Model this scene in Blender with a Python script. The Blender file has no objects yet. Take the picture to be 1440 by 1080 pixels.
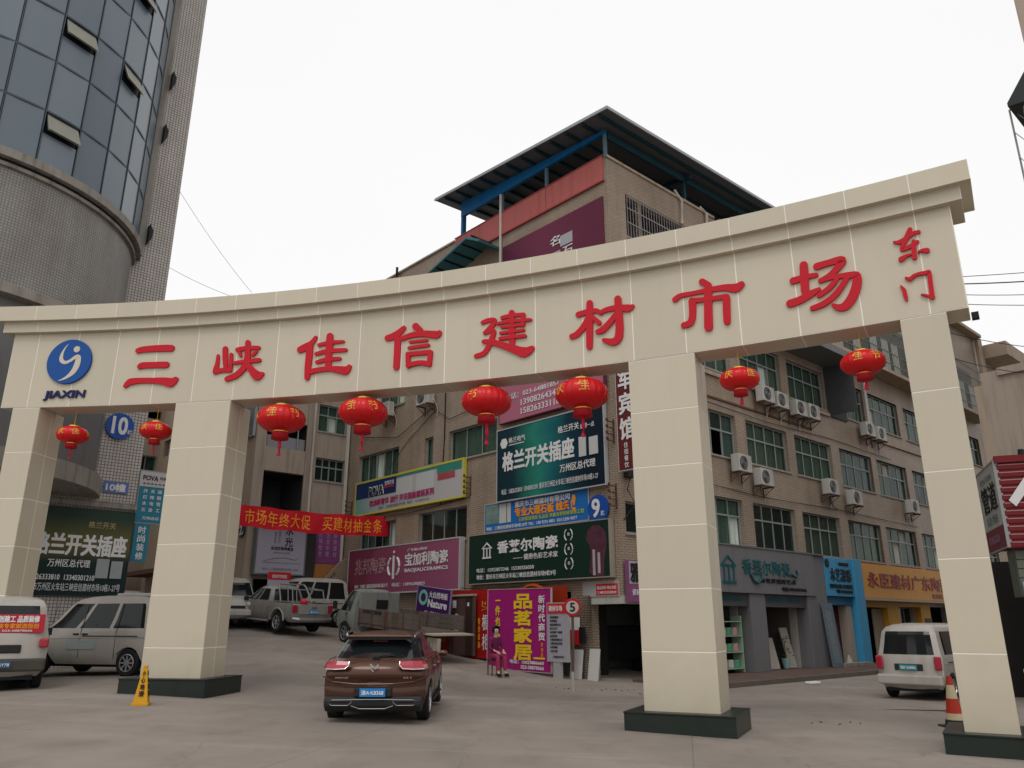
import bpy, math, random
from mathutils import Matrix, Vector
random.seed(7)
R_ = math.radians
sc = bpy.context.scene
col = sc.collection

# ---------------------------------------------------------------- camera
EYE = 1.65
cd = bpy.data.cameras.new('camera'); cam = bpy.data.objects.new('camera', cd); col.objects.link(cam)
cam.location = (0, 0, EYE); cam.rotation_euler = (R_(90 + 17.136), 0, 0)
cd.sensor_width = 36.0; cd.lens = 36.0 * 1093 / 1440; cd.clip_end = 2000; cd.clip_start = .1
sc.camera = cam
# ---------------------------------------------------------------- sky: overcast
w = bpy.data.worlds.new("World"); sc.world = w; w.use_nodes = True
nt = w.node_tree; nt.nodes.clear()
sky = nt.nodes.new('ShaderNodeTexSky'); sky.sky_type = 'NISHITA'; sky.sun_disc = False
sky.sun_elevation = R_(58); sky.sun_rotation = R_(200); sky.air_density = 1; sky.dust_density = 3
hs = nt.nodes.new('ShaderNodeHueSaturation'); hs.inputs['Saturation'].default_value = .12
mx = nt.nodes.new('ShaderNodeMix'); mx.data_type = 'RGBA'; mx.inputs[0].default_value = .9
tc = nt.nodes.new('ShaderNodeTexCoord'); no = nt.nodes.new('ShaderNodeTexNoise'); no.inputs['Scale'].default_value = 1.3
no.inputs['Detail'].default_value = 3
cr = nt.nodes.new('ShaderNodeMix'); cr.data_type = 'RGBA'
cr.inputs[6].default_value = (8.2, 8.2, 8.3, 1); cr.inputs[7].default_value = (9.0, 8.9, 8.85, 1)
bg = nt.nodes.new('ShaderNodeBackground'); bg.inputs['Strength'].default_value = .1
wo = nt.nodes.new('ShaderNodeOutputWorld')
L = nt.links.new
L(tc.outputs['Generated'], no.inputs['Vector']); L(no.outputs['Fac'], cr.inputs[0])
L(sky.outputs[0], hs.inputs['Color']); L(hs.outputs[0], mx.inputs[6]); L(cr.outputs[2], mx.inputs[7])
L(mx.outputs[2], bg.inputs['Color']); L(bg.outputs[0], wo.inputs['Surface'])
sd = bpy.data.lights.new('sun', 'SUN'); sd.energy = .7; sd.angle = R_(25); sd.color = (1, .97, .93)
so = bpy.data.objects.new('sun', sd); col.objects.link(so); so.rotation_euler = (R_(32), 0, R_(-20))
sc.view_settings.view_transform = 'Standard'; sc.view_settings.look = 'None'
sc.view_settings.exposure = 0.27; sc.view_settings.gamma = 1; sc.view_settings.use_curve_mapping = False

# ---------------------------------------------------------------- places
CX, CY = 3.2266, 23.2795                       # main building's street corner
dL = Vector((math.cos(R_(132)), math.sin(R_(132)), 0))   # along the left facade, away
dR = Vector((math.cos(R_(42)), math.sin(R_(42)), 0))     # along the right facade, away
CO = Vector((CX, CY, 0)); IN = CO + dL * 16.15; WG = IN - dR * 4.45; VV = WG + dL * 12.4
TW = Vector((-11.61, 24.0, 0))
def frame(o, deg):
    return Matrix.Translation(o) @ Matrix.Rotation(R_(deg), 4, 'Z')
FL = frame(CO, -48); FR = frame(CO, 42); FI = frame(IN, 42); FW = frame(WG, -48); FV = frame(VV, 42); FT = frame(TW, 42)
def sp(v, k): return k * math.log(1 + math.exp(min(v / k, 50)))
def G(x, y):
    ww = (x - CX) * dL.x + (y - CY) * dL.y
    a = min(.38, .032 * sp(3 - x, 1.))
    fade = min(1, max(0, (33 - y) / 10))
    ww = ww - 1.5 - 1.6 * sp(-x - 7, .6) * fade
    s1 = min(1, max(0, (y - 24) / 6)); s2 = min(1, max(0, (-x - 4) / 5)); a += .12 * s1 * s1 * (3 - 2 * s1) * s2 * s2 * (3 - 2 * s2)
    return a + .082 * min(sp(ww, 1.2), 24)

# ---------------------------------------------------------------- materials
MATS = {}
def nodes(m):
    m.use_nodes = True; t = m.node_tree
    return t, t.nodes['Principled BSDF']
def mat(name, c=None, rough=.6, metal=0., var=.12, scale=3., bump=0., bscale=40., coat=0., spec=.22, stain=0., rnd=0., grime=0.):
    if name in MATS: return MATS[name]
    m = bpy.data.materials.new(name); t, b = nodes(m)
    b.inputs['Roughness'].default_value = rough; b.inputs['Metallic'].default_value = metal
    b.inputs['Coat Weight'].default_value = coat; b.inputs['Coat Roughness'].default_value = .05
    b.inputs['Specular IOR Level'].default_value = spec
    c4 = (*c, 1)
    if var > 0:
        tc = t.nodes.new('ShaderNodeTexCoord'); n = t.nodes.new('ShaderNodeTexNoise')
        n.inputs['Scale'].default_value = scale; n.inputs['Detail'].default_value = 6; n.inputs['Roughness'].default_value = .65
        mi = t.nodes.new('ShaderNodeMix'); mi.data_type = 'RGBA'
        mi.inputs[6].default_value = (*[v * (1 - var) for v in c], 1); mi.inputs[7].default_value = (*[min(1, v * (1 + var)) for v in c], 1)
        t.links.new(tc.outputs['Object'], n.inputs['Vector']); t.links.new(n.outputs['Fac'], mi.inputs[0])
        out = mi.outputs[2]
        if stain > 0:
            mp = t.nodes.new('ShaderNodeMapping'); mp.inputs['Scale'].default_value = (3.5, 3.5, .35)
            n3 = t.nodes.new('ShaderNodeTexNoise'); n3.inputs['Scale'].default_value = 1.2; n3.inputs['Detail'].default_value = 8
            rp = t.nodes.new('ShaderNodeValToRGB'); rp.color_ramp.elements[0].position = .5; rp.color_ramp.elements[1].position = .75
            m2 = t.nodes.new('ShaderNodeMix'); m2.data_type = 'RGBA'; m2.blend_type = 'MULTIPLY'
            m2.inputs[7].default_value = (1 - stain, 1 - stain * 1.05, 1 - stain * 1.15, 1)
            t.links.new(tc.outputs['Object'], mp.inputs['Vector']); t.links.new(mp.outputs[0], n3.inputs['Vector'])
            t.links.new(n3.outputs['Fac'], rp.inputs[0]); t.links.new(rp.outputs[0], m2.inputs[0]); t.links.new(out, m2.inputs[6])
            out = m2.outputs[2]
        if rnd > 0:       # piece to piece difference in tone
            oi = t.nodes.new('ShaderNodeObjectInfo'); q = t.nodes.new('ShaderNodeMapRange'); q.inputs[3].default_value = 1 - rnd; q.inputs[4].default_value = 1 + rnd * .6
            m4 = t.nodes.new('ShaderNodeVectorMath'); m4.operation = 'SCALE'; t.links.new(oi.outputs['Random'], q.inputs[0]); t.links.new(out, m4.inputs[0]); t.links.new(q.outputs[0], m4.inputs[3]); out = m4.outputs[0]
        if grime > 0:     # splashed dirt near the ground
            ge = t.nodes.new('ShaderNodeNewGeometry'); sx = t.nodes.new('ShaderNodeSeparateXYZ'); n5 = t.nodes.new('ShaderNodeTexNoise'); n5.inputs['Scale'].default_value = 2.5; n5.inputs['Detail'].default_value = 7
            ad = t.nodes.new('ShaderNodeMath'); ad.operation = 'MULTIPLY_ADD'; ad.inputs[1].default_value = 1.6; q = t.nodes.new('ShaderNodeMapRange'); q.inputs[1].default_value = 2.3; q.inputs[2].default_value = .9; q.inputs[3].default_value = 0; q.inputs[4].default_value = grime
            m5 = t.nodes.new('ShaderNodeMix'); m5.data_type = 'RGBA'; m5.blend_type = 'MULTIPLY'; m5.inputs[7].default_value = (.45, .40, .34, 1)
            t.links.new(ge.outputs['Position'], sx.inputs[0]); t.links.new(ge.outputs['Position'], n5.inputs['Vector']); t.links.new(n5.outputs['Fac'], ad.inputs[0]); t.links.new(sx.outputs[2], ad.inputs[2]); t.links.new(ad.outputs[0], q.inputs[0]); t.links.new(q.outputs[0], m5.inputs[0]); t.links.new(out, m5.inputs[6]); out = m5.outputs[2]
        t.links.new(out, b.inputs['Base Color'])
        if bump > 0:
            n2 = t.nodes.new('ShaderNodeTexNoise'); n2.inputs['Scale'].default_value = bscale; n2.inputs['Detail'].default_value = 4
            bp = t.nodes.new('ShaderNodeBump'); bp.inputs['Strength'].default_value = bump; bp.inputs['Distance'].default_value = .02
            t.links.new(tc.outputs['Object'], n2.inputs['Vector']); t.links.new(n2.outputs['Fac'], bp.inputs['Height'])
            t.links.new(bp.outputs[0], b.inputs['Normal'])
    else:
        b.inputs['Base Color'].default_value = c4
    MATS[name] = m; return m

def tilemat(name, c1, c2, grout, tw, th, mortar, offset=.5, cyl=0., stain=.25, rough=.45, bump=.35):
    m = bpy.data.materials.new(name); t, b = nodes(m); b.inputs['Roughness'].default_value = rough; b.inputs['Specular IOR Level'].default_value = .25
    N = t.nodes.new; K = t.links.new
    tc = N('ShaderNodeTexCoord'); sx = N('ShaderNodeSeparateXYZ'); K(tc.outputs['Object'], sx.inputs[0])
    cb = N('ShaderNodeCombineXYZ')
    if cyl:
        at = N('ShaderNodeMath'); at.operation = 'ARCTAN2'; K(sx.outputs[0], at.inputs[0])
        ng = N('ShaderNodeMath'); ng.operation = 'MULTIPLY'; ng.inputs[1].default_value = -1; K(sx.outputs[1], ng.inputs[0]); K(ng.outputs[0], at.inputs[1])
        mu = N('ShaderNodeMath'); mu.operation = 'MULTIPLY'; mu.inputs[1].default_value = cyl; K(at.outputs[0], mu.inputs[0])
        K(mu.outputs[0], cb.inputs[0])
    else:
        ad = N('ShaderNodeMath'); ad.operation = 'ADD'; K(sx.outputs[0], ad.inputs[0]); K(sx.outputs[1], ad.inputs[1]); K(ad.outputs[0], cb.inputs[0])
    K(sx.outputs[2], cb.inputs[1])
    br = N('ShaderNodeTexBrick'); br.inputs['Scale'].default_value = 1
    br.inputs['Brick Width'].default_value = tw; br.inputs['Row Height'].default_value = th; br.inputs['Mortar Size'].default_value = mortar
    br.inputs['Mortar Smooth'].default_value = .1; br.offset = offset
    br.inputs['Color1'].default_value = (*c1, 1); br.inputs['Color2'].default_value = (*c2, 1); br.inputs['Mortar'].default_value = (*grout, 1)
    K(cb.outputs[0], br.inputs['Vector'])
    n = N('ShaderNodeTexNoise'); n.inputs['Scale'].default_value = .7; n.inputs['Detail'].default_value = 8; K(tc.outputs['Object'], n.inputs['Vector'])
    mp = N('ShaderNodeMapping'); mp.inputs['Scale'].default_value = (2.2, 2.2, .22); K(tc.outputs['Object'], mp.inputs['Vector'])
    n3 = N('ShaderNodeTexNoise'); n3.inputs['Scale'].default_value = 1.; n3.inputs['Detail'].default_value = 8; K(mp.outputs[0], n3.inputs['Vector'])
    av = N('ShaderNodeMath'); av.operation = 'ADD'; K(n.outputs['Fac'], av.inputs[0]); K(n3.outputs['Fac'], av.inputs[1])
    rp = N('ShaderNodeMapRange'); rp.inputs[1].default_value = .75; rp.inputs[2].default_value = 1.3; K(av.outputs[0], rp.inputs[0])
    m2 = N('ShaderNodeMix'); m2.data_type = 'RGBA'; m2.blend_type = 'MULTIPLY'; m2.inputs[7].default_value = (1 - stain, 1 - stain * 1.05, 1 - stain * 1.1, 1)
    K(rp.outputs[0], m2.inputs[0]); K(br.outputs['Color'], m2.inputs[6]); K(m2.outputs[2], b.inputs['Base Color'])
    bp = N('ShaderNodeBump'); bp.inputs['Strength'].default_value = bump; bp.inputs['Distance'].default_value = .01; bp.invert = True
    K(br.outputs['Fac'], bp.inputs['Height']); K(bp.outputs[0], b.inputs['Normal'])
    MATS[name] = m; return m

BRICK = tilemat('tan strip tile', (.385, .30, .225), (.34, .265, .20), (.16, .125, .10), .24, .075, .008)
PLAST = mat('tan render', (.37, .295, .225), .8, var=.08, scale=.8, stain=.3)
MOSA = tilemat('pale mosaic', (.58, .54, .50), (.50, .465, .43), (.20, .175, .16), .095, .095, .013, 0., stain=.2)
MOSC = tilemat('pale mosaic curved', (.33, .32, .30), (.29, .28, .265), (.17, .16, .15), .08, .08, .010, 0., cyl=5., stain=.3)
GATE = mat('cream gate tile', (.555, .50, .385), .42, var=.04, scale=.7, stain=.03, rnd=.05, grime=.25, spec=.35)
GROUT = mat('white joint', (.86, .82, .74), .8, var=.05)
GRAN = mat('dark green granite', (.020, .027, .023), .35, var=.4, scale=60, stain=.2)
RED = mat('red letter paint', (.52, .008, .02), .5, var=.04)
BLUE = mat('emblem blue', (.010, .075, .30), .45, var=.05)
NAVY = mat('navy letter', (.012, .014, .09), .4, var=0)
CONC = mat('weathered concrete', (.27, .25, .22), .9, var=.25, scale=2, stain=.45, bump=.3)
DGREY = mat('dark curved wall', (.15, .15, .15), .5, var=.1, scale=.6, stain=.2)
WHITE = mat('white paint', (.72, .72, .72), .5, var=.04)
BLACK = mat('black print', (.012, .012, .014), .5, var=0)
RUB = mat('tyre rubber', (.016, .016, .017), .8, var=.3, scale=8)
PLASTIC = mat('black plastic', (.022, .022, .024), .55, var=.1)
CHROME = mat('bright trim', (.7, .7, .7), .15, 1., var=0)
ALU = mat('wheel alloy', (.5, .5, .52), .35, .7, var=.05)
ALUF = mat('window aluminium', (.25, .28, .265), .5, .1, var=.1)
CARG = mat('dark car glass', (.010, .013, .014), .08, var=0, spec=.35)
STEEL = mat('galvanised steel', (.30, .30, .30), .5, .6, var=.15)
RUST = mat('rusty steel', (.11, .06, .04), .85, var=.4, scale=12)
ACW = mat('air conditioner casing', (.43, .42, .385), .5, var=.06, stain=.3)
ROOFB = mat('blue roof steel', (.01, .12, .30), .5, var=.1, stain=.15)
ROOFU = mat('grey roof sheet', (.13, .14, .15), .6, var=.15, scale=2)
TEAL = mat('dark teal steel', (.012, .045, .06), .5, var=.1)
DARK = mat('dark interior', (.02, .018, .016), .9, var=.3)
YEL = mat('yellow print', (.75, .50, .02), .5, var=0)
GOLD = mat('gold print', (.72, .46, .08), .45, var=0)
ORTX = mat('orange print', (.80, .28, .02), .5, var=0)
LITE = mat('pale print', (.68, .68, .68), .5, var=0)
GREYT = mat('grey print', (.25, .25, .27), .5, var=0)
REDT = mat('red print', (.55, .02, .03), .5, var=0)
def glassmat(name, tint, tr):
    m = bpy.data.materials.new(name); t, b = nodes(m)
    b.inputs['Base Color'].default_value = (*tint, 1); b.inputs['Roughness'].default_value = .06; b.inputs['Coat Weight'].default_value = .6
    tp = t.nodes.new('ShaderNodeBsdfTransparent'); tp.inputs[0].default_value = (.66, .74, .70, 1)
    mi = t.nodes.new('ShaderNodeMixShader'); mi.inputs[0].default_value = tr
    t.links.new(b.outputs[0], mi.inputs[1]); t.links.new(tp.outputs[0], mi.inputs[2]); t.links.new(mi.outputs[0], t.nodes['Material Output'].inputs[0])
    MATS[name] = m; return m
GLASS = glassmat('green window glass', (.05, .075, .065), .78)
def curtain_wall_glass():
    m = bpy.data.materials.new('blue grey curtain wall glass'); t, b = nodes(m); N = t.nodes.new; K = t.links.new
    tc = N('ShaderNodeTexCoord'); n = N('ShaderNodeTexNoise'); n.inputs['Scale'].default_value = .5; n.inputs['Detail'].default_value = 6
    mp = N('ShaderNodeMapping'); mp.inputs['Scale'].default_value = (2, 2, .4); K(tc.outputs['Object'], mp.inputs[0]); K(mp.outputs[0], n.inputs['Vector'])
    oi = N('ShaderNodeObjectInfo'); r = N('ShaderNodeMix'); r.data_type = 'RGBA'
    r.inputs[6].default_value = (.065, .095, .125, 1); r.inputs[7].default_value = (.135, .175, .21, 1)
    ad = N('ShaderNodeMath'); ad.operation = 'MULTIPLY_ADD'; ad.inputs[1].default_value = .7; K(oi.outputs['Random'], ad.inputs[0])
    s2 = N('ShaderNodeMath'); s2.operation = 'MULTIPLY'; s2.inputs[1].default_value = .6; K(n.outputs['Fac'], s2.inputs[0]); K(s2.outputs[0], ad.inputs[2])
    K(ad.outputs[0], r.inputs[0]); K(r.outputs[2], b.inputs['Base Color']); b.inputs['Roughness'].default_value = .28; b.inputs['Specular IOR Level'].default_value = .7
    return m
CWG = curtain_wall_glass()
def ground_mat():
    m = bpy.data.materials.new('worn concrete road'); t, b = nodes(m); N = t.nodes.new; K = t.links.new
    tc = N('ShaderNodeTexCoord')
    def noise(s, d, sc3=(1, 1, 1)):
        mp = N('ShaderNodeMapping'); mp.inputs['Scale'].default_value = sc3; K(tc.outputs['Object'], mp.inputs[0])
        n = N('ShaderNodeTexNoise'); n.inputs['Scale'].default_value = s; n.inputs['Detail'].default_value = d; n.inputs['Roughness'].default_value = .62; K(mp.outputs[0], n.inputs['Vector']); return n.outputs['Fac']
    def mr(x, a, c2, o0=0, o1=1):
        q = N('ShaderNodeMapRange'); q.inputs[1].default_value = a; q.inputs[2].default_value = c2; q.inputs[3].default_value = o0; q.inputs[4].default_value = o1; K(x, q.inputs[0]); return q.outputs[0]
    def mix(f, a, c2, mode='MIX'):
        q = N('ShaderNodeMix'); q.data_type = 'RGBA'; q.blend_type = mode; K(f, q.inputs[0])
        for i, v in ((6, a), (7, c2)):
            if isinstance(v, tuple): q.inputs[i].default_value = (*v, 1)
            else: K(v, q.inputs[i])
        return q.outputs[2]
    base = mix(mr(noise(.28, 6), .35, .65), (.20, .17, .145), (.30, .258, .222))
    base = mix(mr(noise(1.7, 8, (1, .45, 1)), .5, .8, 0, .7), base, (.17, .135, .11))
    base = mix(mr(noise(.55, 7, (.35, 1.6, 1)), .55, .70, 0, .6), base, (.36, .32, .275))
    base = mix(mr(noise(90, 2), .3, .8, 0, .35), base, (.13, .11, .095))
    # slab joints and cracks
    mp = N('ShaderNodeMapping'); mp.inputs['Rotation'].default_value = (0, 0, R_(12)); K(tc.outputs['Object'], mp.inputs[0])
    br = N('ShaderNodeTexBrick'); br.offset = 0; br.inputs['Scale'].default_value = 1; br.inputs['Brick Width'].default_value = 4.5; br.inputs['Row Height'].default_value = 5.2
    br.inputs['Mortar Size'].default_value = .012; br.inputs['Mortar Smooth'].default_value = .4; K(mp.outputs[0], br.inputs['Vector'])
    base = mix(mr(br.outputs['Fac'], 0, 1, 0, .45), base, (.09, .075, .065))
    vo = N('ShaderNodeTexVoronoi'); vo.feature = 'DISTANCE_TO_EDGE'; vo.inputs['Scale'].default_value = .22
    m3 = N('ShaderNodeMapping'); K(tc.outputs['Object'], m3.inputs[0]); nn = N('ShaderNodeTexNoise'); nn.inputs['Scale'].default_value = 1.5; nn.inputs['Detail'].default_value = 6; K(tc.outputs['Object'], nn.inputs['Vector'])
    va = N('ShaderNodeVectorMath'); va.operation = 'MULTIPLY_ADD'; va.inputs[1].default_value = (.9, .9, 0); K(nn.outputs['Color'], va.inputs[0]); K(m3.outputs[0], va.inputs[2]); K(va.outputs[0], vo.inputs['Vector'])
    base = mix(mr(vo.outputs['Distance'], 0.0, .0025, .35, 0), base, (.07, .06, .05))
    K(base, b.inputs['Base Color']); b.inputs['Roughness'].default_value = .85
    bp = N('ShaderNodeBump'); bp.inputs['Strength'].default_value = .35; bp.inputs['Distance'].default_value = .01; K(noise(70, 5), bp.inputs['Height']); K(bp.outputs[0], b.inputs['Normal'])
    return m
ROAD = ground_mat()

# ---------------------------------------------------------------- building helpers
WM = {}
def tag(o, label=None, cat=None, group=None, kind=None):
    if label: o['label'] = label
    if cat: o['category'] = cat
    if group: o['group'] = group
    if kind: o['kind'] = kind
    return o
def put(o, parent=None, M=None):
    M = M or Matrix.Identity(4)
    col.objects.link(o); WM[o] = M.copy()
    if parent is not None:
        o.parent = parent; o.matrix_basis = WM[parent].inverted() @ M
    else: o.matrix_basis = M
    return o
def thing(name, label, cat, M=None, group=None):
    o = bpy.data.objects.new(name, None); o.empty_display_size = .2
    put(o, None, M); return tag(o, label, cat, group)
class MB:
    def __init__(s): s.v = []; s.f = []; s.m = []; s.k = 0
    def vert(s, p): s.v.append(tuple(p)); return len(s.v) - 1
    def face(s, ps): s.f.append([s.vert(p) for p in ps]); s.m.append(s.k); return s
    def box(s, x0, x1, y0, y1, z0, z1, T=None):
        c = [(x, y, z) for z in (z0, z1) for y in (y0, y1) for x in (x0, x1)]
        if T is not None: c = [T @ Vector(p) for p in c]
        i = len(s.v); s.v += [tuple(p) for p in c]
        for q in ((0, 2, 3, 1), (4, 5, 7, 6), (0, 1, 5, 4), (2, 6, 7, 3), (0, 4, 6, 2), (1, 3, 7, 5)): s.f.append([i + a for a in q]); s.m.append(s.k)
        return s
    def prism(s, pts, y0, y1):          # outline in x,z, thickness along y
        i = len(s.v); n = len(pts)
        s.v += [(x, y0, z) for x, z in pts] + [(x, y1, z) for x, z in pts]
        s.f.append([i + k for k in range(n)]); s.f.append([i + n + k for k in reversed(range(n))]); s.m += [s.k] * 2
        for k in range(n): s.f.append([i + k, i + n + k, i + n + (k + 1) % n, i + (k + 1) % n]); s.m.append(s.k)
        return s
    def tube(s, pts, r, n=8, r2=None):
        pts = [Vector(p) for p in pts]; rings = []
        for k, p in enumerate(pts):
            d = (pts[min(k + 1, len(pts) - 1)] - pts[max(k - 1, 0)]).normalized()
            a = d.cross(Vector((0, 0, 1)))
            if a.length < .05: a = d.cross(Vector((1, 0, 0)))
            a.normalize(); b = d.cross(a); rr = r if r2 is None else r + (r2 - r) * k / (len(pts) - 1)
            i = len(s.v)
            for q in range(n):
                t = 2 * math.pi * q / n; s.v.append(tuple(p + (a * math.cos(t) + b * math.sin(t)) * rr))
            rings.append(i)
        for A, B in zip(rings, rings[1:]):
            for q in range(n): s.f.append([A + q, A + (q + 1) % n, B + (q + 1) % n, B + q]); s.m.append(s.k)
        s.f.append([rings[0] + q for q in range(n)]); s.f.append([rings[-1] + q for q in range(n)]); s.m += [s.k] * 2
        return s
    def lathe(s, prof, n=24, c=(0, 0, 0), axis='Z', lobes=0, amp=0.):
        i0 = len(s.v); c = Vector(c)
        for r, z in prof:
            for q in range(n):
                t = 2 * math.pi * q / n; rr = r * (1 + amp * abs(math.cos(lobes * t / 2))) if lobes else r
                p = (rr * math.cos(t), rr * math.sin(t), z)
                if axis == 'Y': p = (p[0], z, p[1])
                if axis == 'X': p = (z, p[0], p[1])
                s.v.append(tuple(c + Vector(p)))
        for k in range(len(prof) - 1):
            for q in range(n):
                a = i0 + k * n + q; b = i0 + k * n + (q + 1) % n; s.f.append([a, b, b + n, a + n]); s.m.append(s.k)
        return s
    def build(s, name, m, parent=None, M=None, smooth=False, bevel=0., kind=None):
        me = bpy.data.meshes.new(name); me.from_pydata(s.v, [], s.f); me.update()
        ms = m if isinstance(m, (list, tuple)) else [m]
        for x in ms: me.materials.append(x)
        if len(ms) > 1: me.polygons.foreach_set('material_index', s.m)
        if smooth:
            me.polygons.foreach_set('use_smooth', [True] * len(me.polygons))
            if smooth != 'all': me.set_sharp_from_angle(angle=R_(38))
        o = bpy.data.objects.new(name, me); put(o, parent, M if M is not None else (WM[parent] if parent else None))
        if bevel:
            b = o.modifiers.new('bevel', 'BEVEL'); b.width = bevel; b.segments = 2; b.limit_method = 'ANGLE'
        if kind: o['kind'] = kind
        return o
def cp(o, parent, M):                    # a copy that shares the mesh
    c = o.copy(); put(c, parent, M); return c
def copy_thing(root, M, label, group=None):
    inv = WM[root].inverted(); r = root.copy(); put(r, None, M); r['label'] = label
    if group: r['group'] = group
    for ch in [o for o in list(WM) if o.parent == root]:
        c = cp(ch, r, M @ inv @ WM[ch])
        for g in [o for o in list(WM) if o.parent == ch]: cp(g, c, M @ inv @ WM[g])
    return r
# ---- lettering
TXT = {}
def text_mesh(s, bold, ext, shear):
    key = (s, bold, ext, shear)
    if key in TXT: return TXT[key]
    cu = bpy.data.curves.new('t', 'FONT'); cu.body = s; cu.size = 1; cu.offset = min(bold, .006); cu.extrude = ext; cu.resolution_u = 3; cu.shear = shear
    o = bpy.data.objects.new('t', cu); col.objects.link(o)
    dg = bpy.context.evaluated_depsgraph_get(); me = o.evaluated_get(dg).to_mesh()
    v = [tuple(q.co) for q in me.vertices]; f = [list(p.vertices) for p in me.polygons]
    o.to_mesh_clear(); bpy.data.objects.remove(o); bpy.data.curves.remove(cu)
    if v:
        x0 = min(p[0] for p in v); x1 = max(p[0] for p in v); y0 = min(p[1] for p in v); y1 = max(p[1] for p in v)
        v = [((p[0] - x0) / max(1e-6, x1 - x0), (p[1] - y0) / max(1e-6, y1 - y0), p[2]) for p in v]
    TXT[key] = (v, f); return v, f
def text(parent, M, s, x, z, wd, ht, m, d=.012, bold=.012, shear=0., name='lettering', th=.006, rot=0.):
    """text s filling the box x..x+wd, z..z+ht on the board plane (front is -y)"""
    v, f = text_mesh(s, min(bold, .006), .5, shear)
    if not v: return None
    me = bpy.data.meshes.new(name)
    em = min(ht, wd / max(1, .55 * len(s))) if len(s) > 1 else min(ht, wd)
    sh = [(0, 0)] if bold < .011 else [(-1, 0), (1, 0)] if bold < .02 else [(-1, -1), (1, 1), (1, -1), (-1, 1)]      # heavier weights: overlaid shifted strokes
    b_ = min(bold, .045) * em * .8; vs = []; ff = []
    for q, (sx_, sz_) in enumerate(sh):
        k0 = len(vs); dd = d + q * .0006
        vs += [(x + a * wd + sx_ * b_, -dd - (c + .5) * th, z + b * ht + sz_ * b_) for a, b, c in v]; ff += [[k0 + i for i in g] for g in f]
    f = ff
    if rot:
        cx, cz = x + wd / 2, z + ht / 2; ca, sa = math.cos(rot), math.sin(rot)
        vs = [(cx + (p[0] - cx) * ca - (p[2] - cz) * sa, p[1], cz + (p[0] - cx) * sa + (p[2] - cz) * ca) for p in vs]
    me.from_pydata(vs, [], f); me.update(); me.materials.append(m)
    return put(bpy.data.objects.new(name, me), parent, M)
def vtext(parent, M, s, x, z1, wd, step, m, **k):      # a column of characters from the top down
    for i, c in enumerate(s):
        if c == '一': text(parent, M, c, x, z1 - (i + .62) * step, wd, step * .12, m, name='character', **k)
        elif c != ' ': text(parent, M, c, x, z1 - (i + 1) * step + step * .08, wd, step * .84, m, name='character', **k)
def board(name, label, cat, F, u0, u1, z0, z1, m, off=.12, th=.1, fm=None, fr=.04, group=None, tilt=0.):
    """a flat signboard; returns (thing, matrix with origin at its lower left corner on the face)"""
    M = F @ Matrix.Translation((u0, -off, z0)) @ Matrix.Rotation(tilt, 4, 'Y')
    r = thing(name, label, cat, M, group); W, Hh = u1 - u0, z1 - z0
    MB().box(0, W, 0, th, 0, Hh).build('panel', m, r, M)
    if fm:
        b = MB(); b.box(-fr, 0, -.015, th, -fr, Hh + fr).box(W, W + fr, -.015, th, -fr, Hh + fr).box(0, W, -.015, th, -fr, 0).box(0, W, -.015, th, Hh, Hh + fr)
        b.build('frame', fm, r, M)
    return r, M
def patch(parent, M, name, m, x0, x1, z0, z1, d=.004):
    return MB().box(x0, x1, -d - .003, -d, z0, z1).build(name, m, parent, M)
ADDR = '重庆市万州区火车站三峡佳信建材市场'
# ================================================================ GROUND
def ground():
    xs = [-400, -200, -100, -60] + [-40 + i * 1.0 for i in range(81)] + [60, 100, 200, 400]
    ys = [-60, -20, -8] + [-4 + i * 1.0 for i in range(70)] + [90, 140, 250, 500]
    v = [(x, y, G(x, y)) for y in ys for x in xs]; n = len(xs)
    f = [(j * n + i, j * n + i + 1, (j + 1) * n + i + 1, (j + 1) * n + i) for j in range(len(ys) - 1) for i in range(n - 1)]
    me = bpy.data.meshes.new('road'); me.from_pydata(v, [], f); me.materials.append(ROAD); me.polygons.foreach_set('use_smooth', [True] * len(f))
    o = put(bpy.data.objects.new('road', me)); o['kind'] = 'structure'
ground()
PAVE = tilemat('red brown paving', (.16, .10, .08), (.13, .085, .07), (.06, .045, .04), .2, .2, .012, .5, stain=.35, rough=.8)
DKERB = mat('dirty kerb stone', (.12, .10, .085), .9, var=.3, scale=3)
def pavement():
    # raised strip along the right-hand shops: facade frame FR, u 0..40, from the wall out to the kerb
    m = MB(); m.box(.6, 40, -2.42, .3, -.3, .13)
    o = m.build('pavement', PAVE, None, FR); o['kind'] = 'structure'
    x = .6
    while x < 40: o = MB().box(x, x + .98, -2.57, -2.423, -.3, .14).build('kerb', DKERB, None, FR, bevel=.01); o['kind'] = 'structure'; x += 1.0
pavement()

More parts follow.
